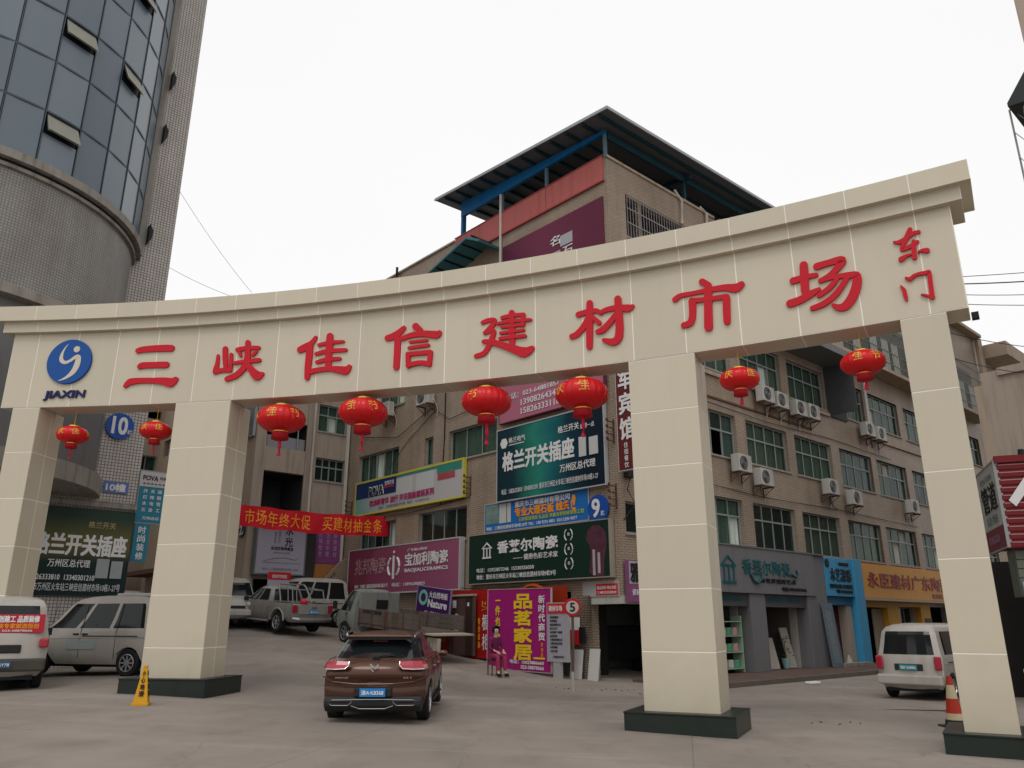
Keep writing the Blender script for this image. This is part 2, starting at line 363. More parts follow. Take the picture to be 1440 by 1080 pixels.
# ================================================================ GATEWAY
GO = Vector((-13.144, -21.096, 0)); R0 = 37.69
def AF(s, r=0.):        # frame on the arc: origin on the gate face at arc length s, x along, -y towards the viewer
    a = s / R0; return Matrix.Translation(GO + Vector((math.sin(a), math.cos(a), 0)) * (R0 + r)) @ Matrix.Rotation(-a, 4, 'Z')
def AP(s, r, z):
    a = s / R0; return (GO.x + math.sin(a) * (R0 + r), GO.y + math.cos(a) * (R0 + r), z)
gate = thing('market_gateway', 'cream tiled curved gateway with red lettering and four square columns', 'gateway', Matrix.Translation(AP(11.5, .3, 0)))
def arcbox(mb, s0, s1, r0, r1, z0, z1, step=.35):
    n = max(1, int((s1 - s0) / step)); i0 = len(mb.v)
    for k in range(n + 1):
        s = s0 + (s1 - s0) * k / n
        for r, z in ((r0, z0), (r1, z0), (r1, z1), (r0, z1)): mb.v.append(AP(s, r, z))
    for k in range(n):
        a = i0 + 4 * k; b = a + 4
        for q in range(4): mb.f.append([a + q, a + (q + 1) % 4, b + (q + 1) % 4, b + q]); mb.m.append(mb.k)
    mb.f.append([i0, i0 + 3, i0 + 2, i0 + 1]); e = i0 + 4 * n; mb.f.append([e, e + 1, e + 2, e + 3]); mb.m += [mb.k] * 2
    return mb
I4 = Matrix.Identity(4); g_ = .010; pr = .004
ZB, ZT, DP = 6.2, 8.12, .62
beam = arcbox(MB(), 1.862, 21.10, .0, DP, ZB, ZT).build('beam', GROUT, gate, I4)
corn = arcbox(MB(), 1.53, 21.44, -.26, DP + .26, 8.165, 8.50).build('cornice', GROUT, gate, I4)
mold = arcbox(MB(), 1.66, 21.28, -.13, DP + .13, 7.93, 8.163).build('moulding', GROUT, gate, I4)
JT = [1.862, 2.45] + [2.45 + .955 * k for k in range(1, 20)] + [21.10]
random.seed(3)
for a, b in zip(JT, JT[1:]):
    j = random.uniform(-.002, .002)
    arcbox(MB(), a + g_, b - g_, -pr + j, 0, ZB + g_, 7.925).build('tile', GATE, beam, I4)
    arcbox(MB(), a + g_, b - g_, 0.02, DP - .02, ZB - pr, ZB).build('soffit_tile', GATE, beam, I4)
    arcbox(MB(), a + g_, b - g_, DP, DP + pr, ZB + g_, 7.92).build('tile', GATE, beam, I4)
arcbox(MB(), 1.862 - pr, 1.862, .01, DP - .01, ZB + g_, 7.92).build('tile', GATE, beam, I4)
arcbox(MB(), 21.10, 21.10 + pr, .01, DP - .01, ZB + g_, 7.92).build('tile', GATE, beam, I4)
JC = [1.53] + [2.45 + .955 * k for k in range(0, 20)] + [21.44]
for a, b in zip(JC, JC[1:]):
    arcbox(MB(), a + g_ * .8, b - g_ * .8, -.26 - pr, DP + .26 + pr, 8.165 - pr * .7, 8.50 + pr).build('cap_tile', GATE, corn, I4)
    arcbox(MB(), max(a, 1.66) + g_ * .8, min(b, 21.28) - g_ * .8, -.13 - pr, DP + .13 + pr, 7.93 - pr * .7, 8.15).build('moulding_tile', GATE, mold, I4)
def column(s0, s1, zp, zb, pl, zj):
    """s0..s1 along the arc, plinth top zp, plinth bottom zb, plinth overhang pl, joint heights zj"""
    sm = (s0 + s1) / 2; w = s1 - s0; M = AF(sm); h = w / 2; D = .86
    y0, y1 = -.002, D
    c = MB().box(-h, h, y0, y1, zp - .02, ZB - .012).build('column', GROUT, gate, M)
    zz = [zp] + sorted(zj) + [ZB - .012]
    q = .010
    for a, b in zip(zz, zz[1:]):
        MB().box(-h - pr + .002, h + pr - .002, y0 - pr - .001, y0, a + q, b - q).build('tile', GATE, c, M)
        for sgn in (-1, 1):
            x0, x1 = (-h - pr, -h) if sgn < 0 else (h, h + pr)
            ym = y1 * .52
            MB().box(x0, x1, y0 + .012, ym - q, a + q, b - q).build('tile', GATE, c, M)
            MB().box(x0, x1, ym + q, y1 - .01, a + q, b - q).build('tile', GATE, c, M)
        MB().box(-h, h, y1, y1 + pr, a + q, b - q).build('tile', GATE, c, M)
    p = MB().box(-h - pl, h + pl, -.26, D + .26, zb - .35, zp - .004).build('plinth', GRAN, gate, M, bevel=.008)
    MB().box(-h - pl - .006, h + pl + .006, -.275, D + .275, zp - .004, zp + .016).build('plinth_cap', GRAN, p, M)
column(2.15, 2.76, .95, .45, .30, [5.2, 4.2, 3.2, 2.2, 1.35])
column(5.93, 7.20, .63, .34, .27, [5.2, 4.2, 3.2, 2.2, 1.2])
column(15.71, 16.90, .31, .05, .27, [5.22, 4.24, 3.22, 2.2, 1.22])
column(20.165, 20.80, .25, -.03, .25, [5.0, 3.78, 2.53, 1.26])
GLYPHS = {
 '三': (5.26,[[(-0.388,0.332,0.062),(-0.287,0.355,0.068),(-0.035,0.365,0.073),(0.248,0.362,0.076),(0.396,0.354,0.076)],[(-0.289,-0.043,0.061),(-0.231,-0.018,0.07),(0.021,-0.019,0.067),(0.331,-0.028,0.072)],[(-0.565,-0.477,0.047),(-0.468,-0.391,0.077),(-0.234,-0.368,0.061),(0.075,-0.381,0.061),(0.329,-0.406,0.083),(0.502,-0.441,0.104),(0.604,-0.378,0.061)]]),
 '峡': (7.29,[[(-0.338,0.26,0.061),(-0.3,-0.009,0.061),(-0.266,-0.248,0.038)],[(-0.488,0.112,0.033),(-0.485,-0.051,0.044),(-0.502,-0.185,0.061),(-0.508,-0.255,0.06)],[(-0.508,-0.252,0.055),(-0.33,-0.228,0.049),(-0.176,-0.232,0.055)],[(-0.175,0.119,0.039),(-0.159,-0.072,0.039),(-0.167,-0.238,0.055)],[(0.188,0.371,0.056),(0.21,0.174,0.066),(0.211,-0.042,0.074),(0.143,-0.225,0.071),(-0.008,-0.363,0.068),(-0.208,-0.433,0.06)],[(-0.033,0.218,0.053),(0.203,0.242,0.044),(0.456,0.227,0.044)],[(0.017,0.155,0.03),(0.054,0.071,0.033)],[(0.408,0.146,0.036),(0.339,0.062,0.033)],[(-0.082,-0.082,0.033),(0.181,-0.067,0.044),(0.499,-0.057,0.049)],[(0.229,-0.124,0.055),(0.357,-0.279,0.071),(0.495,-0.408,0.103),(0.602,-0.378,0.049)]]),
 '佳': (9.29,[[(-0.219,0.359,0.038),(-0.311,0.233,0.06),(-0.429,0.163,0.082),(-0.557,0.112,0.076)],[(-0.343,0.196,0.076),(-0.34,-0.07,0.076),(-0.347,-0.306,0.07),(-0.342,-0.529,0.059)],[(0.111,0.356,0.073),(0.117,0.129,0.081),(0.114,-0.108,0.07),(0.126,-0.344,0.069)],[(-0.127,0.177,0.038),(0.117,0.209,0.043),(0.431,0.204,0.03)],[(-0.18,-0.017,0.038),(0.103,0.025,0.048),(0.499,0.01,0.04)],[(-0.146,-0.204,0.038),(0.091,-0.164,0.048),(0.376,-0.17,0.037)],[(-0.271,-0.404,0.059),(-0.056,-0.377,0.053),(0.161,-0.373,0.053),(0.407,-0.419,0.079),(0.53,-0.443,0.09),(0.606,-0.372,0.053)]]),
 '信': (11.32,[[(-0.236,0.368,0.048),(-0.351,0.263,0.074),(-0.494,0.2,0.074),(-0.592,0.185,0.066)],[(-0.358,0.121,0.074),(-0.358,-0.15,0.07),(-0.364,-0.468,0.067)],[(0.029,0.371,0.074),(0.151,0.284,0.039)],[(-0.266,0.137,0.047),(-0.03,0.189,0.058),(0.233,0.185,0.065),(0.496,0.136,0.08),(0.559,0.172,0.052)],[(-0.076,0.039,0.029),(0.291,0.037,0.028)],[(-0.097,-0.087,0.031),(0.326,-0.071,0.034)],[(-0.123,-0.22,0.044),(0.383,-0.227,0.046)],[(-0.118,-0.213,0.044),(-0.097,-0.471,0.051)],[(0.383,-0.227,0.046),(0.361,-0.487,0.051)],[(-0.097,-0.456,0.051),(0.152,-0.43,0.046),(0.347,-0.47,0.051)]]),
 '建': (13.27,[[(-0.456,0.273,0.041),(-0.33,0.301,0.047),(-0.198,0.289,0.041),(-0.247,0.187,0.053),(-0.313,0.117,0.053),(-0.401,0.046,0.044)],[(-0.386,0.059,0.041),(-0.225,0.067,0.047),(-0.245,-0.061,0.055),(-0.302,-0.199,0.052),(-0.411,-0.373,0.052),(-0.585,-0.418,0.046)],[(-0.428,-0.134,0.041),(-0.238,-0.172,0.058),(-0.006,-0.27,0.063),(0.224,-0.378,0.08),(0.423,-0.46,0.102),(0.579,-0.401,0.053)],[(0.161,0.394,0.058),(0.161,0.117,0.058),(0.167,-0.143,0.063),(0.173,-0.344,0.046)],[(-0.037,0.313,0.041),(0.167,0.334,0.041),(0.412,0.32,0.035)],[(0.404,0.315,0.046),(0.397,0.099,0.04)],[(-0.138,0.201,0.029),(0.138,0.213,0.035),(0.555,0.192,0.029)],[(-0.05,0.111,0.026),(0.397,0.108,0.029)],[(-0.07,-0.008,0.029),(0.411,-0.004,0.029)],[(-0.078,-0.12,0.035),(0.439,-0.127,0.034)]]),
 '材': (15.23,[[(-0.439,0.153,0.056),(-0.274,0.177,0.055),(-0.084,0.175,0.044),(0.008,0.104,0.033)],[(-0.209,0.35,0.061),(-0.219,0.028,0.066),(-0.228,-0.248,0.065),(-0.241,-0.521,0.059)],[(-0.237,0.059,0.055),(-0.351,-0.119,0.06),(-0.477,-0.239,0.06),(-0.574,-0.27,0.055)],[(-0.143,0.044,0.038),(-0.039,-0.078,0.049)],[(-0.018,0.122,0.033),(0.131,0.162,0.049),(0.345,0.165,0.054),(0.528,0.123,0.075),(0.621,0.151,0.032)],[(0.339,0.342,0.065),(0.351,-0.007,0.07),(0.347,-0.28,0.075),(0.314,-0.438,0.074),(0.212,-0.494,0.069),(0.042,-0.433,0.035)],[(0.3,0.043,0.049),(0.161,-0.114,0.059),(0.023,-0.231,0.062),(-0.066,-0.25,0.049)]]),
 '市': (17.2,[[(-0.059,0.39,0.06),(0.048,0.3,0.054)],[(-0.565,0.141,0.053),(-0.459,0.196,0.044),(-0.218,0.2,0.038),(0.073,0.209,0.046),(0.332,0.197,0.059),(0.508,0.156,0.082),(0.613,0.205,0.056)],[(0.04,0.293,0.065),(0.018,-0.002,0.07),(-0.01,-0.488,0.075)],[(-0.268,0.057,0.049),(0.034,0.037,0.041),(0.318,0.025,0.048)],[(-0.26,0.05,0.066),(-0.272,-0.204,0.06),(-0.322,-0.35,0.06),(-0.438,-0.381,0.054)],[(0.337,0.007,0.064),(0.323,-0.228,0.063),(0.314,-0.442,0.058)]]),
 '场': (19.16,[[(-0.301,0.336,0.066),(-0.313,0.107,0.07),(-0.327,-0.133,0.065)],[(-0.494,0.087,0.061),(-0.325,0.11,0.05),(-0.124,0.113,0.037)],[(-0.582,-0.309,0.068),(-0.413,-0.277,0.065),(-0.24,-0.205,0.059),(-0.106,-0.149,0.03)],[(-0.096,0.261,0.06),(0.093,0.284,0.052),(0.3,0.283,0.066),(0.192,0.14,0.054),(0.066,0.043,0.049),(-0.067,-0.007,0.042)],[(-0.02,0.001,0.034),(0.177,0.01,0.037),(0.446,-0.018,0.058),(0.484,-0.074,0.067),(0.464,-0.201,0.071),(0.379,-0.39,0.074),(0.262,-0.522,0.071),(0.16,-0.534,0.057),(0.076,-0.475,0.027)],[(0.184,-0.032,0.034),(0.067,-0.152,0.044),(-0.118,-0.263,0.042)],[(0.334,-0.053,0.041),(0.143,-0.287,0.048),(-0.055,-0.417,0.049),(-0.245,-0.465,0.042)]]),
 '东': (20.48,[[(-0.228,0.408,0.013),(-0.15,0.384,0.035),(-0.037,0.432,0.032),(0.062,0.481,0.032),(0.142,0.487,0.027)],[(0.027,0.564,0.032),(-0.004,0.499,0.038),(-0.071,0.379,0.035),(-0.135,0.249,0.025),(-0.033,0.263,0.032),(0.1,0.325,0.027)],[(0.05,0.346,0.029),(0.036,0.221,0.036),(0.025,0.066,0.036)],[(0.001,0.133,0.014),(-0.085,0.123,0.024),(-0.161,0.086,0.043)],[(0.095,0.149,0.016),(0.149,0.159,0.025),(0.208,0.14,0.042)]]),
 '门': (20.49,[[(-0.24,-0.36,0.01),(-0.204,-0.44,0.028),(-0.196,-0.551,0.031),(-0.186,-0.616,0.015)],[(-0.154,-0.238,0.013),(-0.097,-0.278,0.034),(-0.031,-0.225,0.021)],[(-0.087,-0.27,0.025),(0.008,-0.222,0.025),(0.137,-0.225,0.031),(0.177,-0.231,0.031),(0.172,-0.386,0.033),(0.167,-0.556,0.034),(0.164,-0.64,0.038)],[(0.164,-0.66,0.022),(0.108,-0.609,0.018),(0.025,-0.567,0.01)]]),
 'swirl': (3.28,[[(-0.076,0.534,0.005),(-0.123,0.465,0.014),(-0.167,0.365,0.025),(-0.188,0.24,0.044),(-0.163,0.154,0.05),(-0.074,0.104,0.04),(0.042,0.148,0.033),(0.124,0.212,0.04),(0.207,0.225,0.062),(0.221,0.119,0.071),(0.2,-0.003,0.074),(0.144,-0.125,0.065),(0.046,-0.222,0.04),(-0.052,-0.28,0.023),(-0.16,-0.319,0.006)]]),
}

def brush(strokes, s0, parent, m, name, base=.012, h=.032, label=None):
    """each glyph is a set of round-ended brush strokes of changing width, a raised plate each"""
    mb = MB(); M = AF(s0)
    for si, st in enumerate(strokes):
        P = [Vector((a, b, 0)) for a, b, c in st]; W = [c for a, b, c in st]
        pp, ww = [], []
        for k in range(len(P) - 1):               # Catmull-Rom
            p0, p1, p2, p3 = P[max(k - 1, 0)], P[k], P[k + 1], P[min(k + 2, len(P) - 1)]
            for q in range(6):
                t = q / 6; pp.append(.5 * ((2 * p1) + (p2 - p0) * t + (2 * p0 - 5 * p1 + 4 * p2 - p3) * t * t + (3 * p1 - p0 - 3 * p2 + p3) * t ** 3)); ww.append(W[k] + (W[k + 1] - W[k]) * t)
        pp.append(P[-1]); ww.append(W[-1])
        lf, rt = [], []
        for k, p in enumerate(pp):
            d = (pp[min(k + 1, len(pp) - 1)] - pp[max(k - 1, 0)]); d = d.normalized() if d.length > 1e-6 else Vector((1, 0, 0)); n = Vector((-d.y, d.x, 0))
            lf.append(p + n * ww[k]); rt.append(p - n * ww[k])
        def cap(p, d, r):
            a = math.atan2(d.y, d.x); return [p + Vector((math.cos(a + t), math.sin(a + t), 0)) * r for t in [R_(x) for x in (60, 30, 0, -30, -60)]]
        top = -(base + h + .0015 * si)
        rings = [(lf[k], rt[k]) for k in range(len(pp))]
        i0 = len(mb.v)
        for (a, b) in rings:
            for (p, y) in ((a, top), (b, top), (b, 0), (a, 0)): mb.v.append((p.x, y, 7.1 + p.y))
        for k in range(len(rings) - 1):
            A = i0 + 4 * k; B = A + 4
            for q in (0, 1, 3): mb.f.append([A + q, A + (q + 1) % 4, B + (q + 1) % 4, B + q]); mb.m.append(0)
        for end, sg in ((0, -1), (len(pp) - 1, 1)):
            d = (pp[end] - pp[end - sg]).normalized() * 1.0
            ring = [lf[end]] + cap(pp[end], d, ww[end]) + [rt[end]]
            j = len(mb.v)
            if sg < 0: ring = [rt[end]] + cap(pp[end], d, ww[end]) + [lf[end]]
            for p in ring: mb.v.append((p.x, top, 7.1 + p.y))
            for p in ring: mb.v.append((p.x, 0, 7.1 + p.y))
            nn = len(ring); mb.f.append(list(range(j, j + nn))); mb.m.append(0)
            for q in range(nn - 1): mb.f.append([j + q, j + nn + q, j + nn + q + 1, j + q + 1]); mb.m.append(0)
    o = mb.build(name, m, parent, M)
    if label: o['label'] = label
    return o
for ch, (s0, st) in GLYPHS.items():
    if ch == 'swirl': continue
    brush(st, s0, gate, RED, 'red_character')
ME = AF(3.284, -.0)
em = MB(); em.lathe([(0, -.06), (.512, -.06), (.518, -.055), (.518, 0.0)], 56, (0, 0, 7.232), 'Y')
em = em.build('round_emblem', BLUE, gate, ME)
s0, st = GLYPHS['swirl']
brush([[(a + s0 - 3.284, b, c * .92) for a, b, c in st[0]]], 3.284, em, mat('emblem cream', (.60, .54, .44), .5, var=0), 'swirl', base=.055, h=.012)
MB().lathe([(0, -.075), (.072, -.075), (.075, -.06)], 24, (.148, 0, 7.509), 'Y').build('dot', MATS['emblem cream'], em, ME)
text(gate, ME, 'JIAXIN', -.46, 6.345, .95, .215, NAVY, .012, .03, .06, th=.03)
# flood light bracket on the gate's right end
MB().box(21.1 - 21.1, .1, .30, .42, 6.12, 6.22).build('lamp_bracket', BLACK, gate, AF(21.12))

# ================================================================ LANTERNS
LRED = mat('lantern red silk', (.62, .008, .012), .42, var=.06, scale=10, coat=.2)
LDRK = mat('lantern red band', (.45, .01, .02), .6, var=.1)
LGLD = mat('lantern gold rim', (.85, .55, .12), .3, .6, var=0)
TAS = mat('tassel red', (.50, .02, .05), .8, var=.2, scale=30)
def lantern(s, z, rad, hh, tas, label, chars, rot):
    M = AF(s, .3) @ Matrix.Translation((0, 0, z)) @ Matrix.Rotation(R_(rot), 4, 'Z')
    t = thing('red_lantern', label, 'lantern', M, 'red lanterns hanging under the gateway beam')
    prof = [(rad * max(.30, math.sin(a) ** .8), hh * math.cos(a)) for a in [math.pi * (.07 + .86 * k / 16) for k in range(17)]]
    body = MB().lathe(prof, 96, lobes=24, amp=.035).build('silk_body', LRED, t, M, smooth='all')
    r3 = rad * .34
    MB().lathe([(0, hh * 1.10), (r3, hh * 1.10), (r3, hh * .93), (0, hh * .93)], 20).build('top_rim', LGLD, t, M, smooth=True)
    MB().lathe([(0, -hh * .90), (r3 * 1.02, -hh * .90), (r3 * 1.02, -hh * 1.02), (0, -hh * 1.02)], 20).build('bottom_rim', LGLD, t, M, smooth=True)
    fr = MB().lathe([(r3 * .95, -hh * 1.02), (r3 * 1.05, -hh * 1.55), (0, -hh * 1.55)], 40, lobes=20, amp=.06).build('fringe', LDRK, t, M, smooth='all')
    MB().tube([(0, 0, -hh * 1.5), (.01, 0, -hh * 1.5 - tas * .5), (.0, .01, -hh * 1.5 - tas)], r3 * .16, 8, r3 * .30).build('tassel', TAS, t, M)
    MB().tube([(0, 0, hh * 1.08), (0, 0, 6.2 - z)], .006, 5).build('cord', YEL, t, M)
    k = 0
    for c, an in chars:
        a = R_(an); v, f = text_mesh(c, .006, .5, 0); me = bpy.data.meshes.new('gold_character'); W = rad * .44; vs = []
        for (px, pz, pe) in v:
            aa = a + (px - .5) * W / rad; zz = hh * .12 + (pz - .42) * W
            rr = rad * (max(0.1, 1 - (zz / hh) ** 2) ** .42) * 1.015 + .008 + pe * .004
            vs.append((rr * math.sin(aa), -rr * math.cos(aa), zz))
        me.from_pydata(vs, [], f); me.materials.append(GOLD); put(bpy.data.objects.new('gold_character', me), t, M)
    return t
lantern(3.42, 5.63, .32, .19, .24, 'small red lantern under the left end of the beam, left of the round 10 sign', [('庆', -12), ('佳', 42), ('节', 95)], 0)
lantern(5.34, 5.67, .32, .19, .24, 'small red lantern just right of the round blue 10 sign', [('庆', -12), ('佳', 42)], 0)
lantern(8.25, 5.80, .49, .285, .36, 'large red lantern nearest the second column, in front of an open balcony', [('庆', -50), ('佳', 4), ('节', 62)], 0)
lantern(10.11, 5.82, .49, .285, .36, 'large red lantern above the blue and white lightbox sign with yellow frame', [('庆', -68), ('佳', -6), ('节', 50)], 0)
lantern(12.79, 5.82, .48, .275, .44, 'large red lantern hanging just left of the pink telephone number sign', [('节', -14), ('庆', -75)], 0)
lantern(14.72, 5.77, .49, .285, .38, 'large red lantern in front of the pink sign and dark green switch sign', [('庆', -38), ('佳', 20)], 0)
lantern(17.58, 5.69, .33, .19, .17, 'small red lantern in the right arch beside the wide tiled column', [('庆', -22), ('佳', 45)], 0)
lantern(19.53, 5.68, .335, .19, .17, 'small red lantern in the right arch nearest the end column', [('佳', -8), ('节', 42)], 0)

# ================================================================ WALLS WITH WINDOWS
def wall(name, m, F, parent, u0, u1, z0, z1, holes, deep=.28, back=.0, y=0.):
    us = sorted({u0, u1} | {h[0] for h in holes} | {h[1] for h in holes}); zs = sorted({z0, z1} | {h[2] for h in holes} | {h[3] for h in holes})
    us = [u for u in us if u0 <= u <= u1]; zs = [z for z in zs if z0 <= z <= z1]
    mb = MB()
    for a, b in zip(us, us[1:]):
        for c, d in zip(zs, zs[1:]):
            mu, mz = (a + b) / 2, (c + d) / 2
            if any(h[0] < mu < h[1] and h[2] < mz < h[3] for h in holes): continue
            mb.face([(a, y, c), (b, y, c), (b, y, d), (a, y, d)])
    for h in holes:
        a, b, c, d = h[:4]; y1 = y + deep
        if abs(a - u0) > 1e-4: mb.face([(a, y, c), (a, y, d), (a, y1, d), (a, y1, c)])
        if abs(b - u1) > 1e-4: mb.face([(b, y, c), (b, y1, c), (b, y1, d), (b, y, d)])
        mb.face([(a, y, c), (a, y1, c), (b, y1, c), (b, y, c)]).face([(a, y, d), (b, y, d), (b, y1, d), (a, y1, d)])
    return mb.build(name, m, parent, F)
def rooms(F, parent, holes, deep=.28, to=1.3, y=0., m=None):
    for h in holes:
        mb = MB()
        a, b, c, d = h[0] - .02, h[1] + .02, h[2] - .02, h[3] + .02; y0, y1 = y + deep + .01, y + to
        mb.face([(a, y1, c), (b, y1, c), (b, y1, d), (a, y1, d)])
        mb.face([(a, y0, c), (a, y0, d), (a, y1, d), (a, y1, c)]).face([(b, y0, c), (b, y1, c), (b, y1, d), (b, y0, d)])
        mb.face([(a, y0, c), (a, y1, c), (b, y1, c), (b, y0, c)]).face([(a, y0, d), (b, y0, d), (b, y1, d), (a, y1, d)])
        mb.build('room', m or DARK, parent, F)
CURT = [mat('curtain pale green', (.50, .56, .50), .9, var=.2, scale=4), mat('curtain grey', (.46, .45, .42), .9, var=.2, scale=4),
        mat('curtain dull blue', (.34, .38, .42), .9, var=.2, scale=4), mat('curtain cream', (.45, .40, .32), .9, var=.2, scale=4)]
PM = {}; SILL = mat('window sill', (.30, .27, .23), .8, var=.15, stain=.3)
rw = random.Random(5)
def window(F, parent, u0, u1, z0, z1, cols, tr=.62, y=.16, curtain=None, dark=0., sill=True, glass=None):
    """aluminium window: frame, transom at share tr of the height, cols lower leaves, panes as sub-parts"""
    w_, h_ = u1 - u0, z1 - z0; M = F @ Matrix.Translation((u0, y, z0)); t = .05
    mb = MB(); mb.box(0, w_, -.03, .03, 0, t).box(0, w_, -.03, .03, h_ - t, h_).box(0, t, -.03, .03, t, h_ - t).box(w_ - t, w_, -.03, .03, t, h_ - t)
    zt = h_ * tr
    if tr < 1: mb.box(t, w_ - t, -.033, .033, zt - .03, zt + .03)
    cw = (w_ - 2 * t) / cols
    for k in range(1, cols):
        mb.box(t + cw * k - .022, t + cw * k + .022, -.028, .028, t, h_ - t)
    fr = mb.build('window', ALUF, parent, M)
    for k in range(cols):
        for (a, b) in (((t, zt - .03), (zt + .03, h_ - t)) if tr < 1 else ((t, h_ - t),)):
            if rw.random() < .06: continue           # a leaf slid open
            key = (round(cw - .044, 3), round(b - a, 3))
            if key not in PM:
                me = bpy.data.meshes.new('pane'); q = MB().box(0, key[0], -.004, .004, 0, key[1]); me.from_pydata(q.v, [], q.f); me.materials.append(glass or GLASS); PM[key] = me
            Mp = M @ Matrix.Translation((t + cw * k + .022, rw.uniform(-.012, .012), a)) @ Matrix.Rotation(rw.uniform(-.008, .008), 4, 'Z')
            put(bpy.data.objects.new('pane', PM[key]), fr, Mp)
    c = rw.random() if curtain is None else curtain
    if c >= 0:
        mb = MB(); x = .02; pts = []; cut = rw.choice([0, 0, 1, 2]); n = 36; g0 = rw.uniform(.25, .6)
        for k in range(n + 1):
            xx = .02 + (w_ - .04) * k / n; pts.append((xx, .10 + .035 * math.sin(k * 1.9 + c * 9) + .02 * math.sin(k * .7)))
        for k in range(n):
            f_ = k / n
            if cut and g0 < f_ < g0 + .12 * cut: continue
            (xa, ya), (xb, yb) = pts[k], pts[k + 1]; mb.face([(xa, ya, .02), (xb, yb, .02), (xb, yb, h_ - .06), (xa, ya, h_ - .06)])
        mb.build('curtain', CURT[int(c * 3.99)], fr, M, smooth='all')
    if sill: MB().box(-.06, w_ + .06, -y - .06, -y + .10, -.07, -.002).build('sill', SILL, fr, M)
    return fr

# ================================================================ MAIN BUILDING
mainb = thing('market_building', 'tan tiled corner building with shops below and a blue steel roof shelter', 'building', Matrix.Translation(CO))
# left facade, frame FL: u runs from -16.15 (far) to 0 (corner)
hl = [(-15.15, -11.95, 7.62, 8.82), (-10.1, -9.52, 7.68, 8.82), (-8.5, -5.65, 7.62, 8.82), (-14.8, -11.95, 4.62, 5.75), (-10.35, -7.3, 4.62, 5.82),
      (-15.1, -11.7, 10.7, 11.9), (-8.5, -5.7, 10.7, 12.0)]
hg = [(-1.25, 0, -.3, 2.2), (-7.6, -2.1, .0, 2.6)]
wall('wall', BRICK, FL, mainb, -16.15, 0, -1, 17.0, hl + hg)
rooms(FL, mainb, hl); rooms(FL, mainb, [hg[1]], .28, 1.6)
for h, c, k in zip(hl, (5, 1, 3, 5, 4, 5, 4), (.1, .1, .2, .1, -1, .05, .05)): window(FL, mainb, *h, c, 1., curtain=k, glass=None)
# right facade, frame FR
bays = [(3.80, 6.72), (7.42, 10.40), (10.98, 14.08), (14.82, 17.94), (18.5, 21.78), (22.5, 25.7), (26.4, 29.5), (30.2, 33.3)]
hr = []
for (z0, z1) in ((4.22, 5.86), (7.33, 8.97), (10.52, 12.2)):
    for b in bays: hr.append((*b, z0, z1))
hr.append((.25, 3.0, 4.25, 5.2)); hr.append((1.0, 3.2, 7.4, 8.97))
hshop = [(0, 3.1, -.3, 2.2), (3.9, 5.85, .13, 2.4), (6.9, 9.7, .13, 2.4), (11.3, 13.35, .13, 2.5), (14.4, 16.8, .13, 2.45), (18.0, 20.2, .9, 2.35), (21.4, 24.2, .13, 2.4), (25.6, 29.5, .13, 2.5)]
RECESS = (.95, 8.2, 13.0, 15.95)
wall('wall', BRICK, FR, mainb, 0, 14.4, -1, 17.0, hr + hshop + [RECESS])
wall('wall', BRICK, FR, mainb, 14.4, 35.6, -1, 19.2, [h for h in hr + hshop if h[0] > 14.3])
rooms(FR, mainb, hr); rooms(FR, mainb, hshop[3:], .28, 3.2)
WALLIN = mat('shop inside wall', (.42, .42, .40), .8, var=.1)
rooms(FR, mainb, hshop[1:3], .28, 2.2, m=mat('shop inside', (.13, .115, .10), .9, var=.2))
for i, h in enumerate(hr[:24]):
    window(FR, mainb, *h, 4, .64 if h[2] < 7 else .6, curtain=rw.choice([.05, .1, .2, .3, .4, .55, .8]) if rw.random() < .97 else -1)
window(FR, mainb, *hr[24], 3, 1., curtain=-1); window(FR, mainb, *hr[25], 3, .6)
# garage round the corner under the overhang
GPL = mat('garage plaster', (.17, .20, .18), .9, var=.2)
MB().box(.02, 5.2, 3.8, 3.9, -.3, 2.3).build('garage_wall', GPL, mainb, FR)
MB().box(.3, 5.2, .3, 3.9, 2.26, 2.36).build('garage_ceiling', DARK, mainb, FR)
MB().box(5.2, 5.3, .3, 3.9, -.3, 2.3).build('garage_side_wall', GPL, mainb, FR)
MB().box(.02, .3, 1.75, 3.8, -.3, 2.3).build('garage_side_wall', GPL, mainb, FR)
MB().box(-1.7, .02, -.02, .012, 2.2, 2.42).build('lintel', mat('grey white lintel', (.42, .41, .38), .8, var=.1, stain=.3), mainb, FL)
POST = tilemat('corner post mosaic', (.36, .30, .24), (.30, .24, .19), (.12, .09, .07), .12, .07, .012, .5, stain=.6)
MB().box(-1.75, -1.25, -.14, .3, -.4, 2.45).build('tiled_post', POST, mainb, FL)
MB().box(.02, 3.1, -.02, .012, 2.2, 2.42).build('lintel', mat('grey white lintel'), mainb, FR)
MB().box(3.1, 3.8, -.03, .3, -.3, 2.6).build('tiled_post', POST, mainb, FR)
# vertical strips and drain pipes on the facade
PIPE = mat('white drain pipe', (.50, .47, .42), .6, var=.1, stain=.3)
for q in ([(-5.4, -.08, 9.3), (-5.4, -.08, 17.9)], [(-15.95, -.12, 1.3), (-15.95, -.12, 13.9)]): MB().tube(q, .055).build('drain_pipe', PIPE, mainb, FL)
MB().tube([(-8.75, -.03, 8.6), (-8.75, -.03, 14.0)], .025).tube([(-8.75, -.03, 8.6), (-8.9, -.03, 6.0)], .02).tube([(-9.3, -.04, 9.9), (-11.3, -.04, 8.9), (-12.6, -.04, 7.9)], .012, 5).build('hanging_cable', BLACK, mainb, FL)
for q in ([(17.98, -.12, 10.2), (17.98, -.12, 12.6)], [(35.5, -.05, .1), (35.5, -.05, 19)]): MB().tube(q, .07).build('drain_pipe', PIPE, mainb, FR)
